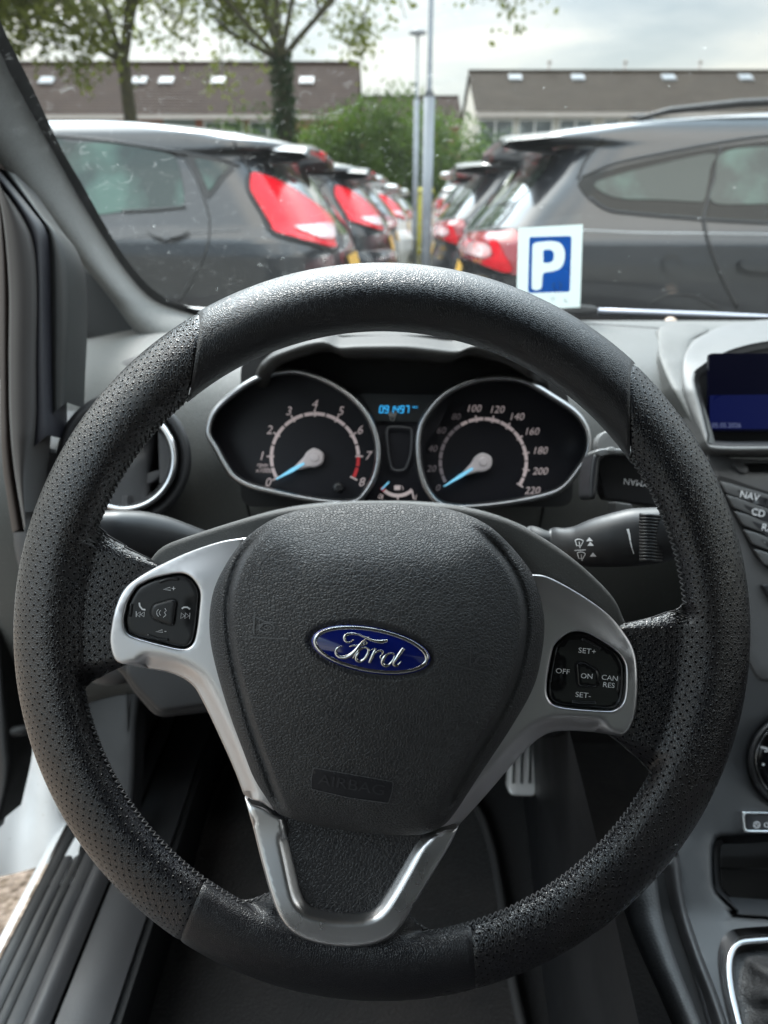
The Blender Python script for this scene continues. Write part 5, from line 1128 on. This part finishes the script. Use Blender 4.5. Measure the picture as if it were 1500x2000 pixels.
# first car of the left row (small hatch, nose to the left)
LB = Body([(.20, .16, 3.80, .76), (.30, .04, 3.93, .82), (.50, .0, 3.96, .855), (.66, .0, 3.93, .865), (.72, .03, 3.88, .866), (.78, .07, 3.70, .862), (.90, .09, 3.30, .855), (.97, .12, 2.95, .842), (1.03, .165, 2.78, .80), (1.15, .25, 2.50, .74), (1.27, .34, 2.25, .68), (1.34, .40, 2.10, .652), (1.36, .30, 2.06, .645), (1.39, .30, 2.0, .632), (1.425, .42, 1.92, .61), (1.46, .68, 1.82, .575), (1.484, .95, 1.72, .51), (1.495, 1.2, 1.62, .42)], a_r=.42)
lc0 = np.array([-.10, 4.38, 0])
def car_root(nm, pos, left, label, cat, group): return thing(nm, tuple(pos), label, cat, group, rz=(pi - YAW) if left else -YAW)
GL, GRr = 'cars parked in the left row', 'cars parked in the right row'
cA = car_root('parked_car', lc0, True, 'dark grey small hatchback nearest on the left, its big red tail lamp facing the aisle', 'car', GL)
bb = LB.mesh(); bodyA = bb.build('body', M_pg, cA, local=True); bvA = bvh_of(bodyA)
def smooth_flag(o): pass
W, F = on_body(bvA, cr_closed([(60, 268), (137, 278), (213, 281), (270, 289), (327, 300), (343, 310), (352, 335), (358, 370), (358, 401), (330, 405), (262, 411), (200, 419), (120, 428), (40, 432)], 6), 8); wA = both_sides(cA, 'side_window', W, F, M_cg)
W, F = on_body(bvA, cr_closed([(366, 305), (400, 308), (440, 318), (460, 327), (440, 348), (412, 384), (402, 384), (386, 345)], 5), 7); both_sides(cA, 'window_frame', W, F, M_bpl)
W, F = on_body(bvA, cr_closed([(382, 312), (410, 316), (445, 327), (428, 348), (411, 372), (404, 364), (392, 336)], 5), 7, .008); both_sides(cA, 'quarter_window', W, F, M_cg)
W, F = on_body(bvA, cr_closed([(492, 340), (515, 345), (552, 360), (589, 382), (627, 410), (647, 433), (650, 470), (652, 484), (608, 474), (540, 456), (528, 440), (514, 417), (495, 385), (488, 371), (488, 350)], 4), 6, .012); lampA = both_sides(cA, 'tail_lamp', W, F, M_lampr)
W, F = on_body(bvA, cr_closed([(573, 446), (600, 444), (643, 440), (647, 466), (623, 467), (598, 459), (580, 452)], 4), 5, .018)
for lp_, s_ in zip(lampA, (0, 1)): pass
M_ = np.array(wloc(cA).inverted()); Lc = W @ M_[:3, :3].T + M_[:3, 3]
for s, lp_ in zip((1, -1), lampA): mk('clear_lens', Lc * [1, s, 1], [tuple(f) for f in F], M_lampw, lp_, local=True)
rear_panel(cA, LB, 'rear_window', cr_closed([(-.56, 1.0), (-.52, 1.26), (-.48, 1.31), (.48, 1.31), (.52, 1.26), (.56, 1.0), (.3, .975), (-.3, .975)], .05), M_rg)
rear_panel(cA, LB, 'number_plate', straight_closed([(-.26, .76), (.26, .76), (.26, .87), (-.26, .87)], .06), M_plate, .012)
rear_panel(cA, LB, 'bumper_insert', rounded([(-.5, .32), (.5, .32), (.55, .44), (-.55, .44)], .05, .05), M_bpl, .01)
line_on(cA, bvA, [(345, 300), (362, 312), (382, 345), (398, 385), (408, 420), (409, 455), (402, 490), (385, 528), (370, 556), (350, 590)], 'door_gap', .006)
line_on(cA, bvA, [(456, 272), (463, 290), (476, 312), (490, 338)], 'hatch_gap', .007)
line_on(cA, bvA, [(60, 262), (213, 276), (327, 294), (380, 303), (440, 314), (468, 326)], 'window_trim', .008)
line_on(cA, bvA, [(240, 414), (300, 411), (362, 405)], 'window_sill', .010)
line_on(cA, bvA, [(200, 470), (270, 462), (300, 458), (380, 455), (470, 450)], 'crease', .003, M_pd)
W, F = on_body(bvA, cr_closed([(292, 455), (310, 448), (345, 448), (366, 457), (345, 468), (310, 468)], 4), 5, .022); both_sides(cA, 'door_handle', W, F, M_pg)
W, F = on_body(bvA, cr_closed([(288, 452), (310, 444), (345, 444), (372, 457), (345, 473), (310, 473)], 4), 6, .004); both_sides(cA, 'handle_recess', W, F, M_bpl)
sp = MB(); G = []
for y in np.linspace(-.56, .56, 16): G.append([(.40, y, 1.405 - .05 * (y / .56)**4), (.25, y, 1.395 - .05 * (y / .56)**4), (.225, y, 1.375 - .05 * (y / .56)**4), (.27, y, 1.355 - .05 * (y / .56)**4), (.45, y, 1.345 - .05 * (y / .56)**4)])
sp.grid(G); sp.build('roof_spoiler', M_pg, cA, local=True)
b = MB(); b.box((.222, -.12, 1.358), (.232, .12, 1.376)); b.build('brake_light', M_lampr, cA, local=True)
for x in (.78, 3.25):
    for y in (-.74, .74): wheel_parts(cA, x, y)

line_on(cA, bvA, cr_closed([(492, 340), (552, 360), (627, 410), (650, 440), (654, 488), (608, 477), (536, 457), (512, 418), (486, 371)], 5), 'lamp_seal', .011)
line_on(cA, bvA, [(520, 360), (560, 392), (600, 425), (640, 438)], 'lamp_rib', .013, M_lampr)
# first car of the right row (taller estate, nose to the right)
RB = Body([(.20, .14, 4.10, .78), (.32, .03, 4.30, .86), (.55, .0, 4.35, .89), (.72, .02, 4.30, .90), (.80, .05, 4.15, .90), (.88, .035, 3.9, .895), (.96, .05, 3.5, .885), (1.02, .09, 3.15, .86), (1.12, .17, 2.95, .81), (1.25, .29, 2.70, .745), (1.36, .38, 2.50, .70), (1.385, .24, 2.45, .69), (1.41, .26, 2.4, .675), (1.44, .40, 2.34, .65), (1.47, .72, 2.24, .61), (1.495, 1.12, 2.12, .55), (1.515, 1.5, 2.0, .42)], a_r=.45)
rc0 = np.array([.385, 4.32, 0])
cB = car_root('parked_car', rc0, False, 'dark grey estate with roof rails nearest on the right, behind the parking card', 'car', GRr)
bodyB = RB.mesh().build('body', M_pg, cB, local=True); bvB = bvh_of(bodyB)
W, F = on_body(bvB, cr_closed([(1128, 361), (1134, 350), (1149, 344), (1215, 324), (1293, 307), (1360, 294), (1405, 287), (1520, 273), (1700, 262), (1700, 440), (1500, 433), (1372, 426), (1290, 419), (1231, 414), (1190, 409), (1170, 401), (1145, 384)], 7), 12); both_sides(cB, 'side_window', W, F, M_cgd)
W, F = on_body(bvB, cr_closed([(1160, 362), (1200, 345), (1290, 322), (1390, 302), (1386, 330), (1376, 388), (1370, 396), (1290, 392), (1220, 390), (1185, 382)], 6), 12, .008); both_sides(cB, 'quarter_window', W, F, M_cg)
W, F = on_body(bvB, cr_closed([(1411, 300), (1520, 286), (1700, 276), (1700, 404), (1500, 400), (1392, 397), (1396, 350)], 6), 12, .008); both_sides(cB, 'rear_door_window', W, F, M_cg)
W, F = on_body(bvB, cr_closed([(892, 474), (905, 462), (926, 456), (970, 455), (1014, 457), (1016, 531), (992, 531), (968, 524), (942, 514), (915, 503), (894, 495)], 4), 6, .012); lampB = both_sides(cB, 'tail_lamp', W, F, mat('tail_lamp_dull_red', (.30, .05, .06), .15, coat=1.0, emit=((1, .05, .08), .03)))
M_ = np.array(wloc(cB).inverted())
for nm, pl_, m_ in (('red_lens', [(962, 472), (978, 476), (990, 500), (1004, 524), (992, 531), (960, 520), (946, 512), (968, 502), (966, 486)], M_lampr), ('clear_lens', [(903, 478), (930, 474), (955, 478), (966, 492), (955, 503), (925, 498), (904, 490)], M_lampw)):
    W, F = on_body(bvB, cr_closed(pl_, 4), 5, .018); Lc = W @ M_[:3, :3].T + M_[:3, 3]
    for s, lp_ in zip((1, -1), lampB): mk(nm, Lc * [1, s, 1], [tuple(f) for f in F], m_, lp_, local=True)
line_on(cB, bvB, cr_closed([(889, 474), (905, 459), (926, 453), (1014, 454), (1018, 534), (992, 534), (942, 517), (892, 498)], 5), 'lamp_seal', .010)
rear_panel(cB, RB, 'rear_window', cr_closed([(-.62, 1.0), (-.55, 1.30), (-.50, 1.35), (.50, 1.35), (.55, 1.30), (.62, 1.0), (.3, .97), (-.3, .97)], .05), M_rg)
rear_panel(cB, RB, 'number_plate', straight_closed([(-.26, .72), (.26, .72), (.26, .83), (-.26, .83)], .06), M_plate, .012)
W, F = on_body(bvB, cr_closed([(930, 445), (1000, 345), (1030, 325), (1058, 330), (1020, 380), (985, 430), (960, 450)], 6), 8, .004); both_sides(cB, 'rear_corner_glass', W, F, M_cgd)
line_on(cB, bvB, [(1408, 287), (1396, 340), (1381, 398), (1374, 425), (1380, 460), (1396, 510), (1421, 564), (1440, 600)], 'door_gap', .008)
line_on(cB, bvB, [(1176, 268), (1160, 290), (1140, 320), (1128, 350)], 'hatch_gap', .006)
line_on(cB, bvB, [(1137, 346), (1200, 320), (1293, 300), (1405, 279), (1500, 266), (1700, 252)], 'window_trim', .008)
line_on(cB, bvB, [(1150, 386), (1185, 409), (1231, 417), (1372, 429), (1500, 436), (1700, 444)], 'window_trim', .009)
line_on(cB, bvB, [(1030, 452), (1128, 450), (1250, 455), (1372, 456), (1500, 458), (1700, 462)], 'crease', .004, M_ps)
line_on(cB, bvB, [(1260, 600), (1290, 580), (1325, 574), (1360, 580), (1400, 600)], 'arch_edge', .006)
W, F = on_body(bvB, circ(1310, 519, 16, 20), 4, .010); both_sides(cB, 'fuel_flap', W, F, M_pg)
W, F = on_body(bvB, cr_closed([(1292, 516), (1300, 500), (1310, 496), (1322, 500), (1330, 518), (1322, 510), (1310, 506), (1298, 510)], 3), 4, .012); both_sides(cB, 'flap_shade', W, F, M_bpl)  # dark crescent over the flap; the dent's shade is put into its colour
W, F = on_body(bvB, cr_closed([(1442, 516), (1455, 508), (1520, 508), (1540, 518), (1520, 530), (1455, 528)], 4), 5, .024); both_sides(cB, 'door_handle', W, F, M_pg)
W, F = on_body(bvB, cr_closed([(1440, 520), (1460, 530), (1530, 532), (1550, 520), (1530, 540), (1455, 540)], 4), 5, .006); both_sides(cB, 'handle_recess', W, F, M_bpl)
for s in (1, -1):
    b = MB(); b.tube([(.75, s * .585, 1.468), (.9, s * .585, 1.50), (1.2, s * .58, 1.528), (1.7, s * .57, 1.548), (2.2, s * .56, 1.54), (2.45, s * .56, 1.50)], [.006, .018, .02, .02, .018, .006], 8, flat=.8); b.build('roof_rail', M_bpl, cB, local=True)
b = MB(); G = []
for y in np.linspace(-.64, .64, 16): G.append([(.50, y, 1.45 - .045 * (y / .64)**4), (.20, y, 1.425 - .045 * (y / .64)**4), (.17, y, 1.40 - .045 * (y / .64)**4), (.24, y, 1.385 - .045 * (y / .64)**4), (.42, y, 1.37 - .045 * (y / .64)**4)])
b.grid(G); b.build('roof_spoiler', M_pg, cB, local=True)
b = MB(); b.tube([(1.0, 0, 1.49), (.93, 0, 1.53), (.86, 0, 1.535)], [.03, .02, .004], 8); b.build('aerial_fin', M_bpl, cB, local=True)
for x in (.95, 3.55):
    for y in (-.77, .77): wheel_parts(cB, x, y, .33)
def copy_car(src, pos, label, group, paintm=None, scale=None, rz=None):
    r = src.copy(); C.objects.link(r); r.location = tuple(pos); r['label'] = label; r['group'] = group
    if rz is not None: r.rotation_euler = (0, 0, rz)
    if scale: r.scale = scale
    for ch in list(src.children):
        c = ch.copy(); C.objects.link(c); c.parent = r
        if paintm and ch.name.split('.')[0] in ('body', 'roof_spoiler'):
            c.material_slots[0].link = 'OBJECT'; c.material_slots[0].material = paintm
        for g in list(ch.children): d = g.copy(); C.objects.link(d); d.parent = c
    return r
def rowpos(base, k, pitch=2.55, dx=0): q = base + DIR * pitch * k + CROSS * dx; return (q[0], q[1], 0)
Lspec = [(1, M_pd, cA, 'second car of the left row, dark hatchback with red and white lamps'), (2, M_ps, cB, 'silver estate third in the left row'), (3, M_pw, cA, 'white hatchback fourth in the left row'), (4, M_pd, cB, 'dark estate fifth in the left row'), (5, M_pw, cB, 'white estate sixth in the left row'), (6, M_ps, cA, 'silver hatchback seventh in the left row'), (7, M_pb, cB, 'black estate last in the left row')]
for k, pm_, src, lab in Lspec:
    copy_car(src, rowpos(lc0, k, 2.55, (.10, .02, .14, .05, .12, .1, .1)[k - 1]), lab, GL, pm_, rz=pi - YAW)
Rspec = [(1, M_pd, cB, 'dark estate second in the right row, half hidden by the nearest one'), (2, M_pb, cB, 'black estate third in the right row'), (3, M_ps, cB, 'silver estate fourth in the right row', (1, 1, 1.12)), (4, M_pw, cA, 'white hatchback fifth in the right row'), (5, M_pw, cB, 'tall white estate sixth in the right row, beside the lamp posts', (1, 1, 1.22)), (6, M_ps, cA, 'silver hatchback last in the right row')]
for sp_ in Rspec:
    k, pm_, src, lab = sp_[:4]; copy_car(src, rowpos(rc0, k, 2.55, (-.12, -.05, 0, -.1, -.05, -.1)[k - 1]), lab, GRr, pm_, sp_[4] if len(sp_) > 4 else None, rz=-YAW)

# lamp posts -----------------------------------------------------------------------
M_post = mat('galvanised_post', (.2, .22, .245), .5, metal=.3, colvar=('noise', 6, (.24, .27, .3), .4, .7))
def post(px, py_ref, Y, h, r, lab, step_h, lamp=False):
    x = onY(px, py_ref, Y)[0]; t = thing('lamp_post', (x, Y, 0), lab, 'lamp post', 'grey lamp posts between the rows')
    b = MB(); b.tube([(x, Y, 0), (x, Y, step_h)], r, 16); b.tube([(x, Y, step_h), (x, Y, step_h + .06), (x, Y, h)], [r, r * .45, r * .4], 16); b.build('post', M_post, t)
    b = MB(); b.box((x - r * .6, Y - r - .006, .55), (x + r * .6, Y - r + .01, 1.0), .003); b.build('service_door', M_post, t)
    b = MB(); G = [[(x + q * cos(a), Y + q * sin(a), z) for a in np.linspace(0, 2 * pi, 20, endpoint=False)] for q, z in ((.03, h - .03), (.14, h), (.13, h + .03), (.04, h + .07))]; b.grid(G, closed_v=True); b.build('lamp_head', mat('lamp_head_grey', (.25, .26, .27), .5), t)
post(834, 400, 6.2, 6.5, .040, 'nearer and thicker of the two grey lamp posts', onY(840, 190, 6.2)[2])
post(812, 330, 13.5, onY(812, 66, 13.5)[2], .045, 'farther and thinner grey lamp post with a flat lamp head', onY(812, 195, 13.5)[2])
# yellow bin at the end of the rows
yx = onY(825, 395, 19.0)[0]
yb = thing('grit_bin', (yx, 19.0, 0), 'yellow grit bin far off between the rows of cars', 'bin')
b = MB(); b.box((yx - .16, 18.8, 0), (yx + .22, 19.2, 1.35), .05); b.build('bin_body', mat('bin_yellow', (.45, .40, .03), .6, colvar=('noise', 8, (.3, .3, .02), .4, .7)), yb)
b = MB(); b.box((yx - .19, 18.76, 1.35), (yx + .25, 19.24, 1.48), .04); b.build('bin_lid', mat('lid_yellow', (.5, .45, .05), .6), yb)

# houses -----------------------------------------------------------------------------
M_tile = mat('roof_tiles', (.026, .015, .011), .9, spec=.15, colvar=[('noise', 1.2, (.034, .021, .015), .35, .7), ('noise', 14, (.018, .011, .008), .5, .8)], bumps=[('wave', 1.6, 1, .12, (0, 0, 1))])
M_tile2 = mat('grey_brown_roof_tiles', (.034, .026, .019), .9, spec=.15, colvar=[('noise', 1.0, (.044, .034, .025), .35, .7), ('noise', 14, (.025, .02, .015), .5, .8)], bumps=[('wave', 1.6, 1, .12, (0, 0, 1))])
M_brick = mat('house_brick', (.30, .14, .09), .85, colvar=('noise', 9, (.22, .10, .07), .4, .7)); M_rend = mat('pale_render', (.6, .57, .5), .85, colvar=('noise', 3, (.4, .38, .33), .4, .7)); M_frame = mat('white_window_frame', (.7, .7, .68), .5); M_wgl = mat('house_window_glass', (.06, .08, .09), .08, spec=.9, colvar=('noise', 1.5, (.2, .24, .25), .45, .65)); M_gut = mat('pale_gutter', (.42, .38, .35), .6)
def terrace(nm, lab, x0, x1, Y, eave, ridge, depth, tile, wall, bays, skyl, seed, hole=.55, chim=()):
    R = random.Random(seed); t = thing(nm, (x0, Y, 0), lab, 'house')
    b = MB(); b.box((x0 + .15, Y, 0), (x1 - .15, Y + 2 * depth, eave - .02)); b.add([(x0 + .15, Y, eave - .02), (x0 + .15, Y + 2 * depth, eave - .02), (x0 + .15, Y + depth, ridge - .2)], [(0, 1, 2)]); b.add([(x1 - .15, Y, eave - .02), (x1 - .15, Y + 2 * depth, eave - .02), (x1 - .15, Y + depth, ridge - .2)], [(0, 2, 1)]); b.build('wall', wall, t, smooth=False)
    b = MB(); o_ = .45; sl = (ridge - eave) / depth; n = 18
    for s in (0, 1):
        G = []
        for i in range(n * 4 + 1):
            q = i / (n * 4); y = (Y - o_) + (depth + o_) * q; z = eave - o_ * sl + (ridge - eave + o_ * sl) * q + .035 * (1 - (q * n * 1.0 % 1)); yy = y if s == 0 else 2 * (Y + depth) - y
            G.append([(x0, yy, z), (x1, yy, z)])
        b.grid(G)
    for x in (x0, x1): b.add([(x, Y - o_, eave - o_ * sl - .12), (x, Y - o_, eave - o_ * sl + .03), (x, Y + depth, ridge + .03), (x, Y + depth, ridge - .15)], [(0, 1, 2, 3)])
    rf = b.build('roof', tile, t, smooth=False)
    b = MB(); b.tube([(x0, Y + depth, ridge + .02), (x1, Y + depth, ridge + .02)], .12, 8); b.build('ridge_tiles', tile, rf)
    b = MB(); b.box((x0, Y - o_ - .14, eave - o_ * sl - .22), (x1, Y - o_ - .01, eave - o_ * sl - .02)); b.build('gutter', M_gut, t, smooth=False)
    for xk in skyl:
        q = hole; y = Y - o_ + (depth + o_) * q; z = eave - o_ * sl + (ridge - eave + o_ * sl) * q; nrm = np.array([0, -(ridge - eave), depth]); nrm = nrm / np.linalg.norm(nrm); up = np.array([0, depth, ridge - eave]); up = up / np.linalg.norm(up)
        c = np.array([xk, y, z]) + nrm * .12; hw, hh = .36, .36
        b = MB(); A = [c + np.array([sx * hw, 0, 0]) + up * sy * hh for sx, sy in ((-1, -1), (1, -1), (1, 1), (-1, 1))]; Bq = [a_ - nrm * .2 for a_ in A]; b.add(A + Bq, [(0, 1, 2, 3), (0, 4, 5, 1), (1, 5, 6, 2), (2, 6, 7, 3), (3, 7, 4, 0)]); sk = b.build('skylight', mat_sk, rf, smooth=False)
        b = MB(); b.add([c + nrm * .01 + np.array([sx * hw * .8, 0, 0]) + up * sy * hh * .8 for sx, sy in ((-1, -1), (1, -1), (1, 1), (-1, 1))], [(0, 1, 2, 3)]); b.build('pane', M_skg, sk, smooth=False)
    for xk, w_, h_, kind in bays:
        z1 = eave - .50; z0 = z1 - h_
        if kind == 'panel': b = MB(); b.box((xk, Y - .03, z0 - .2), (xk + w_, Y + .02, z1 + .3)); b.build('wall_panel', ([M_brick, mat_panel, M_brick] if wall is M_brick else [M_rend, mat_panel, M_rend])[R.randrange(3)], t, smooth=False); continue
        b = MB(); fr_ = .09
        b.box((xk, Y - .05, z0), (xk + fr_, Y + .03, z1)); b.box((xk + w_ - fr_, Y - .05, z0), (xk + w_, Y + .03, z1)); b.box((xk + fr_, Y - .05, z1 - fr_), (xk + w_ - fr_, Y + .03, z1)); b.box((xk + fr_, Y - .05, z0), (xk + w_ - fr_, Y + .03, z0 + fr_))
        if w_ > 1.2: b.box((xk + w_ * .45, Y - .05, z0 + fr_), (xk + w_ * .45 + fr_, Y + .03, z1 - fr_))
        f = b.build('window', M_frame, t, smooth=False); b = MB(); b.box((xk + fr_ * .5, Y - .02, z0 + fr_ * .5), (xk + w_ - fr_ * .5, Y + .0, z1 - fr_ * .5)); b.build('pane', M_wgl, f, smooth=False)
    for xk in chim: b = MB(); b.tube([(xk, Y + depth, ridge - .3), (xk, Y + depth, ridge + .5)], .07, 8); b.tube([(xk, Y + depth, ridge + .45), (xk, Y + depth, ridge + .6)], .12, 8); b.build('flue', M_gut, rf)
mat_sk = mat('skylight_frame', (.2, .21, .22), .5); M_skg = mat('skylight_glass', (.16, .175, .19), .5, spec=.2); mat_panel = mat('green_grey_panel', (.2, .24, .22), .7)
HY = 42.0
def hx(px, py, Y): return onY(px, py, Y)[0]
rL_ = onY(400, 125, HY + 4.6)[2]; q_ = onY(400, 224, HY - .5)[2]; eL_ = q_ + .45 * (rL_ - q_) / 5.05 + .02
skx = [hx(x, 155, HY + 3) for x in (276, 328, 428, 600)] + [hx(85, 178, HY + 2), hx(-200, 160, HY + 3)]
bl = []; xx = hx(-300, 235, HY)
Rr = random.Random(3)
while xx < hx(690, 235, HY) - 2.2:
    k_ = Rr.choice(['w', 'w', 'n', 'panel']); w_ = {'w': 2.0, 'n': .9, 'panel': 1.6}[k_]; bl.append((xx, w_, 1.35, k_)); xx += w_ + Rr.uniform(.15, .8)
terrace('terraced_house', 'long brown roofed terrace behind the left row of cars', hx(-420, 180, HY), hx(702, 180, HY + 2.3), HY, eL_, rL_, 4.6, M_tile, M_brick, bl, skx, 1, .62, chim=[hx(358, 120, HY + 4.6), hx(518, 120, HY + 4.6)])
HR = 45.0; rR_ = onY(1200, 141, HR + 4.4)[2]; q_ = onY(1200, 220, HR - .5)[2]; eR_ = q_ + .45 * (rR_ - q_) / 4.85 + .02
bl = []; xx = hx(935, 245, HR)
while xx < hx(1900, 245, HR):
    k_ = Rr.choice(['w', 'n', 'n', 'panel']); w_ = {'w': 1.9, 'n': .9, 'panel': 1.3}[k_]; bl.append((xx, w_, 1.7, k_)); xx += w_ + Rr.uniform(.15, .6)
terrace('terraced_house', 'long grey brown roofed terrace with pale walls behind the right row', hx(921, 180, HR + 2.2), hx(1950, 180, HR), HR, eR_, rR_, 4.4, M_tile2, M_rend, bl, [hx(x, 158, HR + 3.5) for x in (1006, 1128, 1305, 1455, 1600)], 2, .82, chim=[hx(x, 138, HR + 4.4) for x in (1072, 1220, 1366)])
HM = 62.0
terrace('terraced_house', 'far brown roofed house showing above the big bush', hx(640, 200, HM), hx(900, 200, HM + 2), HM, onY(800, 236, HM)[2], onY(800, 190, HM + 4)[2], 4.0, M_tile, M_brick, [], [], 3)

# trees and shrubs ---------------------------------------------------------------------
M_bark = mat('mossy_bark', (.075, .07, .035), .95, colvar=('noise', 6, (.05, .045, .035), .4, .7), bumps=[('noise', 14, 1, .03)])
def leafmat(n, c1, c2):
    m = mat(n, c1, .6, colvar=('noise', 1.3, c2, .35, .65)); t = m.node_tree; L = t.links.new; p = t.nodes['Principled BSDF']; o = [q for q in t.nodes if q.type == 'OUTPUT_MATERIAL'][0]
    tl = t.nodes.new('ShaderNodeBsdfTranslucent'); L(p.inputs['Base Color'].links[0].from_socket, tl.inputs[0]); ms = t.nodes.new('ShaderNodeMixShader'); ms.inputs[0].default_value = .5; L(p.outputs[0], ms.inputs[1]); L(tl.outputs[0], ms.inputs[2]); L(ms.outputs[0], o.inputs[0]); return m
M_leaf = leafmat('young_leaves', (.16, .18, .03), (.09, .11, .02)); M_bush = leafmat('bush_leaves', (.115, .19, .028), (.035, .065, .013)); M_hedge = leafmat('hedge_leaves', (.045, .08, .02), (.025, .05, .014)); M_ivy = leafmat('ivy_leaves', (.02, .045, .014), (.035, .06, .02))
def leaves(centers, n_per, spread, size, R):
    c = np.repeat(centers, n_per, 0); n = len(c); p = c + R.normal(size=(n, 3)) * spread
    a = R.normal(size=(n, 3)); a /= np.linalg.norm(a, axis=1)[:, None]; bq = np.cross(a, R.normal(size=(n, 3))); bq /= np.linalg.norm(bq, axis=1)[:, None]; s = size * R.uniform(.6, 1.3, (n, 1))
    V = np.stack([p - a * s, p - bq * s * .6, p + a * s, p + bq * s * .6], 1).reshape(-1, 3); F = np.arange(n * 4).reshape(-1, 4)
    return V, F
def tree(px, Y, base_h, trunk_r, lab, seed, height, lean=0, n_tw=5, spread=.8, ivy=False, leaf_n=9, lf=.10):
    R = random.Random(seed); x = hx(px, 200, Y); t = thing('tree', (x, Y, 0), lab, 'tree', 'broad trees in front of the left terrace'); bark = MB(); tips = []; trunk_pts = [np.array([x, Y, 0.0])]
    def grow(p, d, r, L, lev):
        pts = [p]; q = np.array(p); dd = np.array(d, float); n = 5; trunk = trunk_pts if lev == 0 else None
        for i in range(n):
            dd = dd + np.array([R.gauss(0, .12 if lev else .025), R.gauss(0, .12 if lev else .025), .04 if lev == 1 else (-.03 if lev > 1 else 0)]); dd /= np.linalg.norm(dd); q = q + dd * L / n; pts.append(q.copy())
            if lev == 0: trunk_pts.append(q.copy())
            if lev >= 2 or (lev == 1 and i > 2): tips.append(q.copy())
        bark.tube(pts, np.linspace(r, r * .62, n + 1), 7 if lev < 2 else 5, cap=False)
        if lev >= 4: return
        k = n_tw if lev == 0 else R.choice([2, 3, 3])
        for j in range(k):
            a = 2 * pi * (j + R.random() * .7) / k; tilt = R.uniform(.2, spread) if lev == 0 else R.uniform(.35, 1.0)
            u = np.cross(dd, [0, 0, 1.0]) if abs(dd[2]) < .95 else np.array([1.0, 0, 0]); u /= np.linalg.norm(u); v = np.cross(dd, u); nd = dd * cos(tilt) + (u * cos(a) + v * sin(a)) * sin(tilt)
            st_ = pts[-1] if (lev == 0 or j == 0) else pts[R.choice([3, 4, 5])]
            grow(st_, nd, r * (.34 if lev == 0 else .55), L * (R.uniform(.62, .85) if lev else height / base_h * R.uniform(.8, 1.1)), lev + 1)
    grow(np.array([x, Y, 0.0]), (lean, 0, 1), trunk_r, base_h, 0)
    bark.build('trunk', M_bark, t)
    T = np.array(tips); V, F = leaves(T[rng.random(len(T)) < .8], leaf_n, .28, lf, rng); mk('crown', V, F, M_leaf, t, smooth=False)
    if ivy:
        tp = np.array(trunk_pts); c = np.array([[np.interp(z, tp[:, 2], tp[:, 0]) + trunk_r * 1.0 * cos(a_), np.interp(z, tp[:, 2], tp[:, 1]) + trunk_r * 1.0 * sin(a_), z] for z in np.arange(.2, base_h * 1.02, .12) for a_ in np.arange(0, 6.28, .5)]); V, F = leaves(c, 5, .07, .07, rng); mk('ivy', V, F, M_ivy, t, smooth=False)
tree(262, 24, onY(262, 128, 24)[2], .27, 'bare stemmed mossy tree on the left, forking above the roof line', 5, 2.6, n_tw=7, spread=1.1, leaf_n=16)
tree(562, 24, onY(562, 118, 24)[2], .24, 'ivy covered tree right of the other, with fine spreading branches', 12, 3.3, n_tw=9, spread=1.2, ivy=True, leaf_n=11)
tree(-120, 20, 3.4, .2, 'leafy tree at the far left, mostly behind the pillar', 9, 2.4, n_tw=7, spread=1.0, leaf_n=18)
def shrub(nm, lab, x, Y, rx, ry, h, m, n, size, seed, cat='bush', grp=None):
    t = thing(nm, (x, Y, 0), lab, cat, grp); R = np.random.default_rng(seed); k = 34
    cc = np.stack([R.uniform(-1, 1, k) * rx * .8, R.uniform(-1, 1, k) * ry * .7, R.uniform(.15, .82, k) * h], 1); cc[:, 2] *= 1 - .45 * (np.abs(cc[:, 0]) / rx)**2; rad = R.uniform(.35, .7, k) * min(rx, h * .6)
    V = []; per = n // k
    for c, r in zip(cc, rad):
        d = R.normal(size=(per, 3)); d /= np.linalg.norm(d, axis=1)[:, None]; rr = r * R.uniform(.75, 1.12, (per, 1)); V.append(c + d * rr * [1, 1, .9])
    V = np.vstack(V); V = V[V[:, 2] > .02] + [x, Y, 0]; Lv, F = leaves(V, 1, .02, size, R); mk('foliage', Lv, F, m, t, smooth=False)
    b = MB()
    for i in range(7): a = R.uniform(0, 6.28); b.tube([(x + .2 * cos(a), Y + .2 * sin(a), 0), (x + rx * .3 * cos(a), Y + ry * .3 * sin(a), h * .5), (x + rx * .5 * cos(a), Y + ry * .5 * sin(a), h * .85)], [.05, .03, .01], 6)
    b.build('stems', M_bark, t)
shrub('bush', 'big rounded green bush rising between the two terraces', hx(768, 260, 27), 27, 2.6, 1.8, onY(780, 186, 27)[2], M_bush, 30000, .075, 1)
shrub('bush', 'smaller bush at the foot of the ivy covered tree', hx(520, 270, 25), 25, 1.9, 1.2, onY(520, 222, 25)[2], M_bush, 12000, .07, 2)
shrub('bush', 'loose low bush left of the big rounded one', hx(610, 270, 28), 28, 1.6, 1.2, onY(610, 226, 28)[2], M_bush, 12000, .07, 4)
shrub('hedge', 'dark hedge below the pale walls on the right', hx(975, 280, 32), 32, 2.0, 1.0, onY(960, 262, 32)[2], M_hedge, 12000, .07, 3, 'hedge')
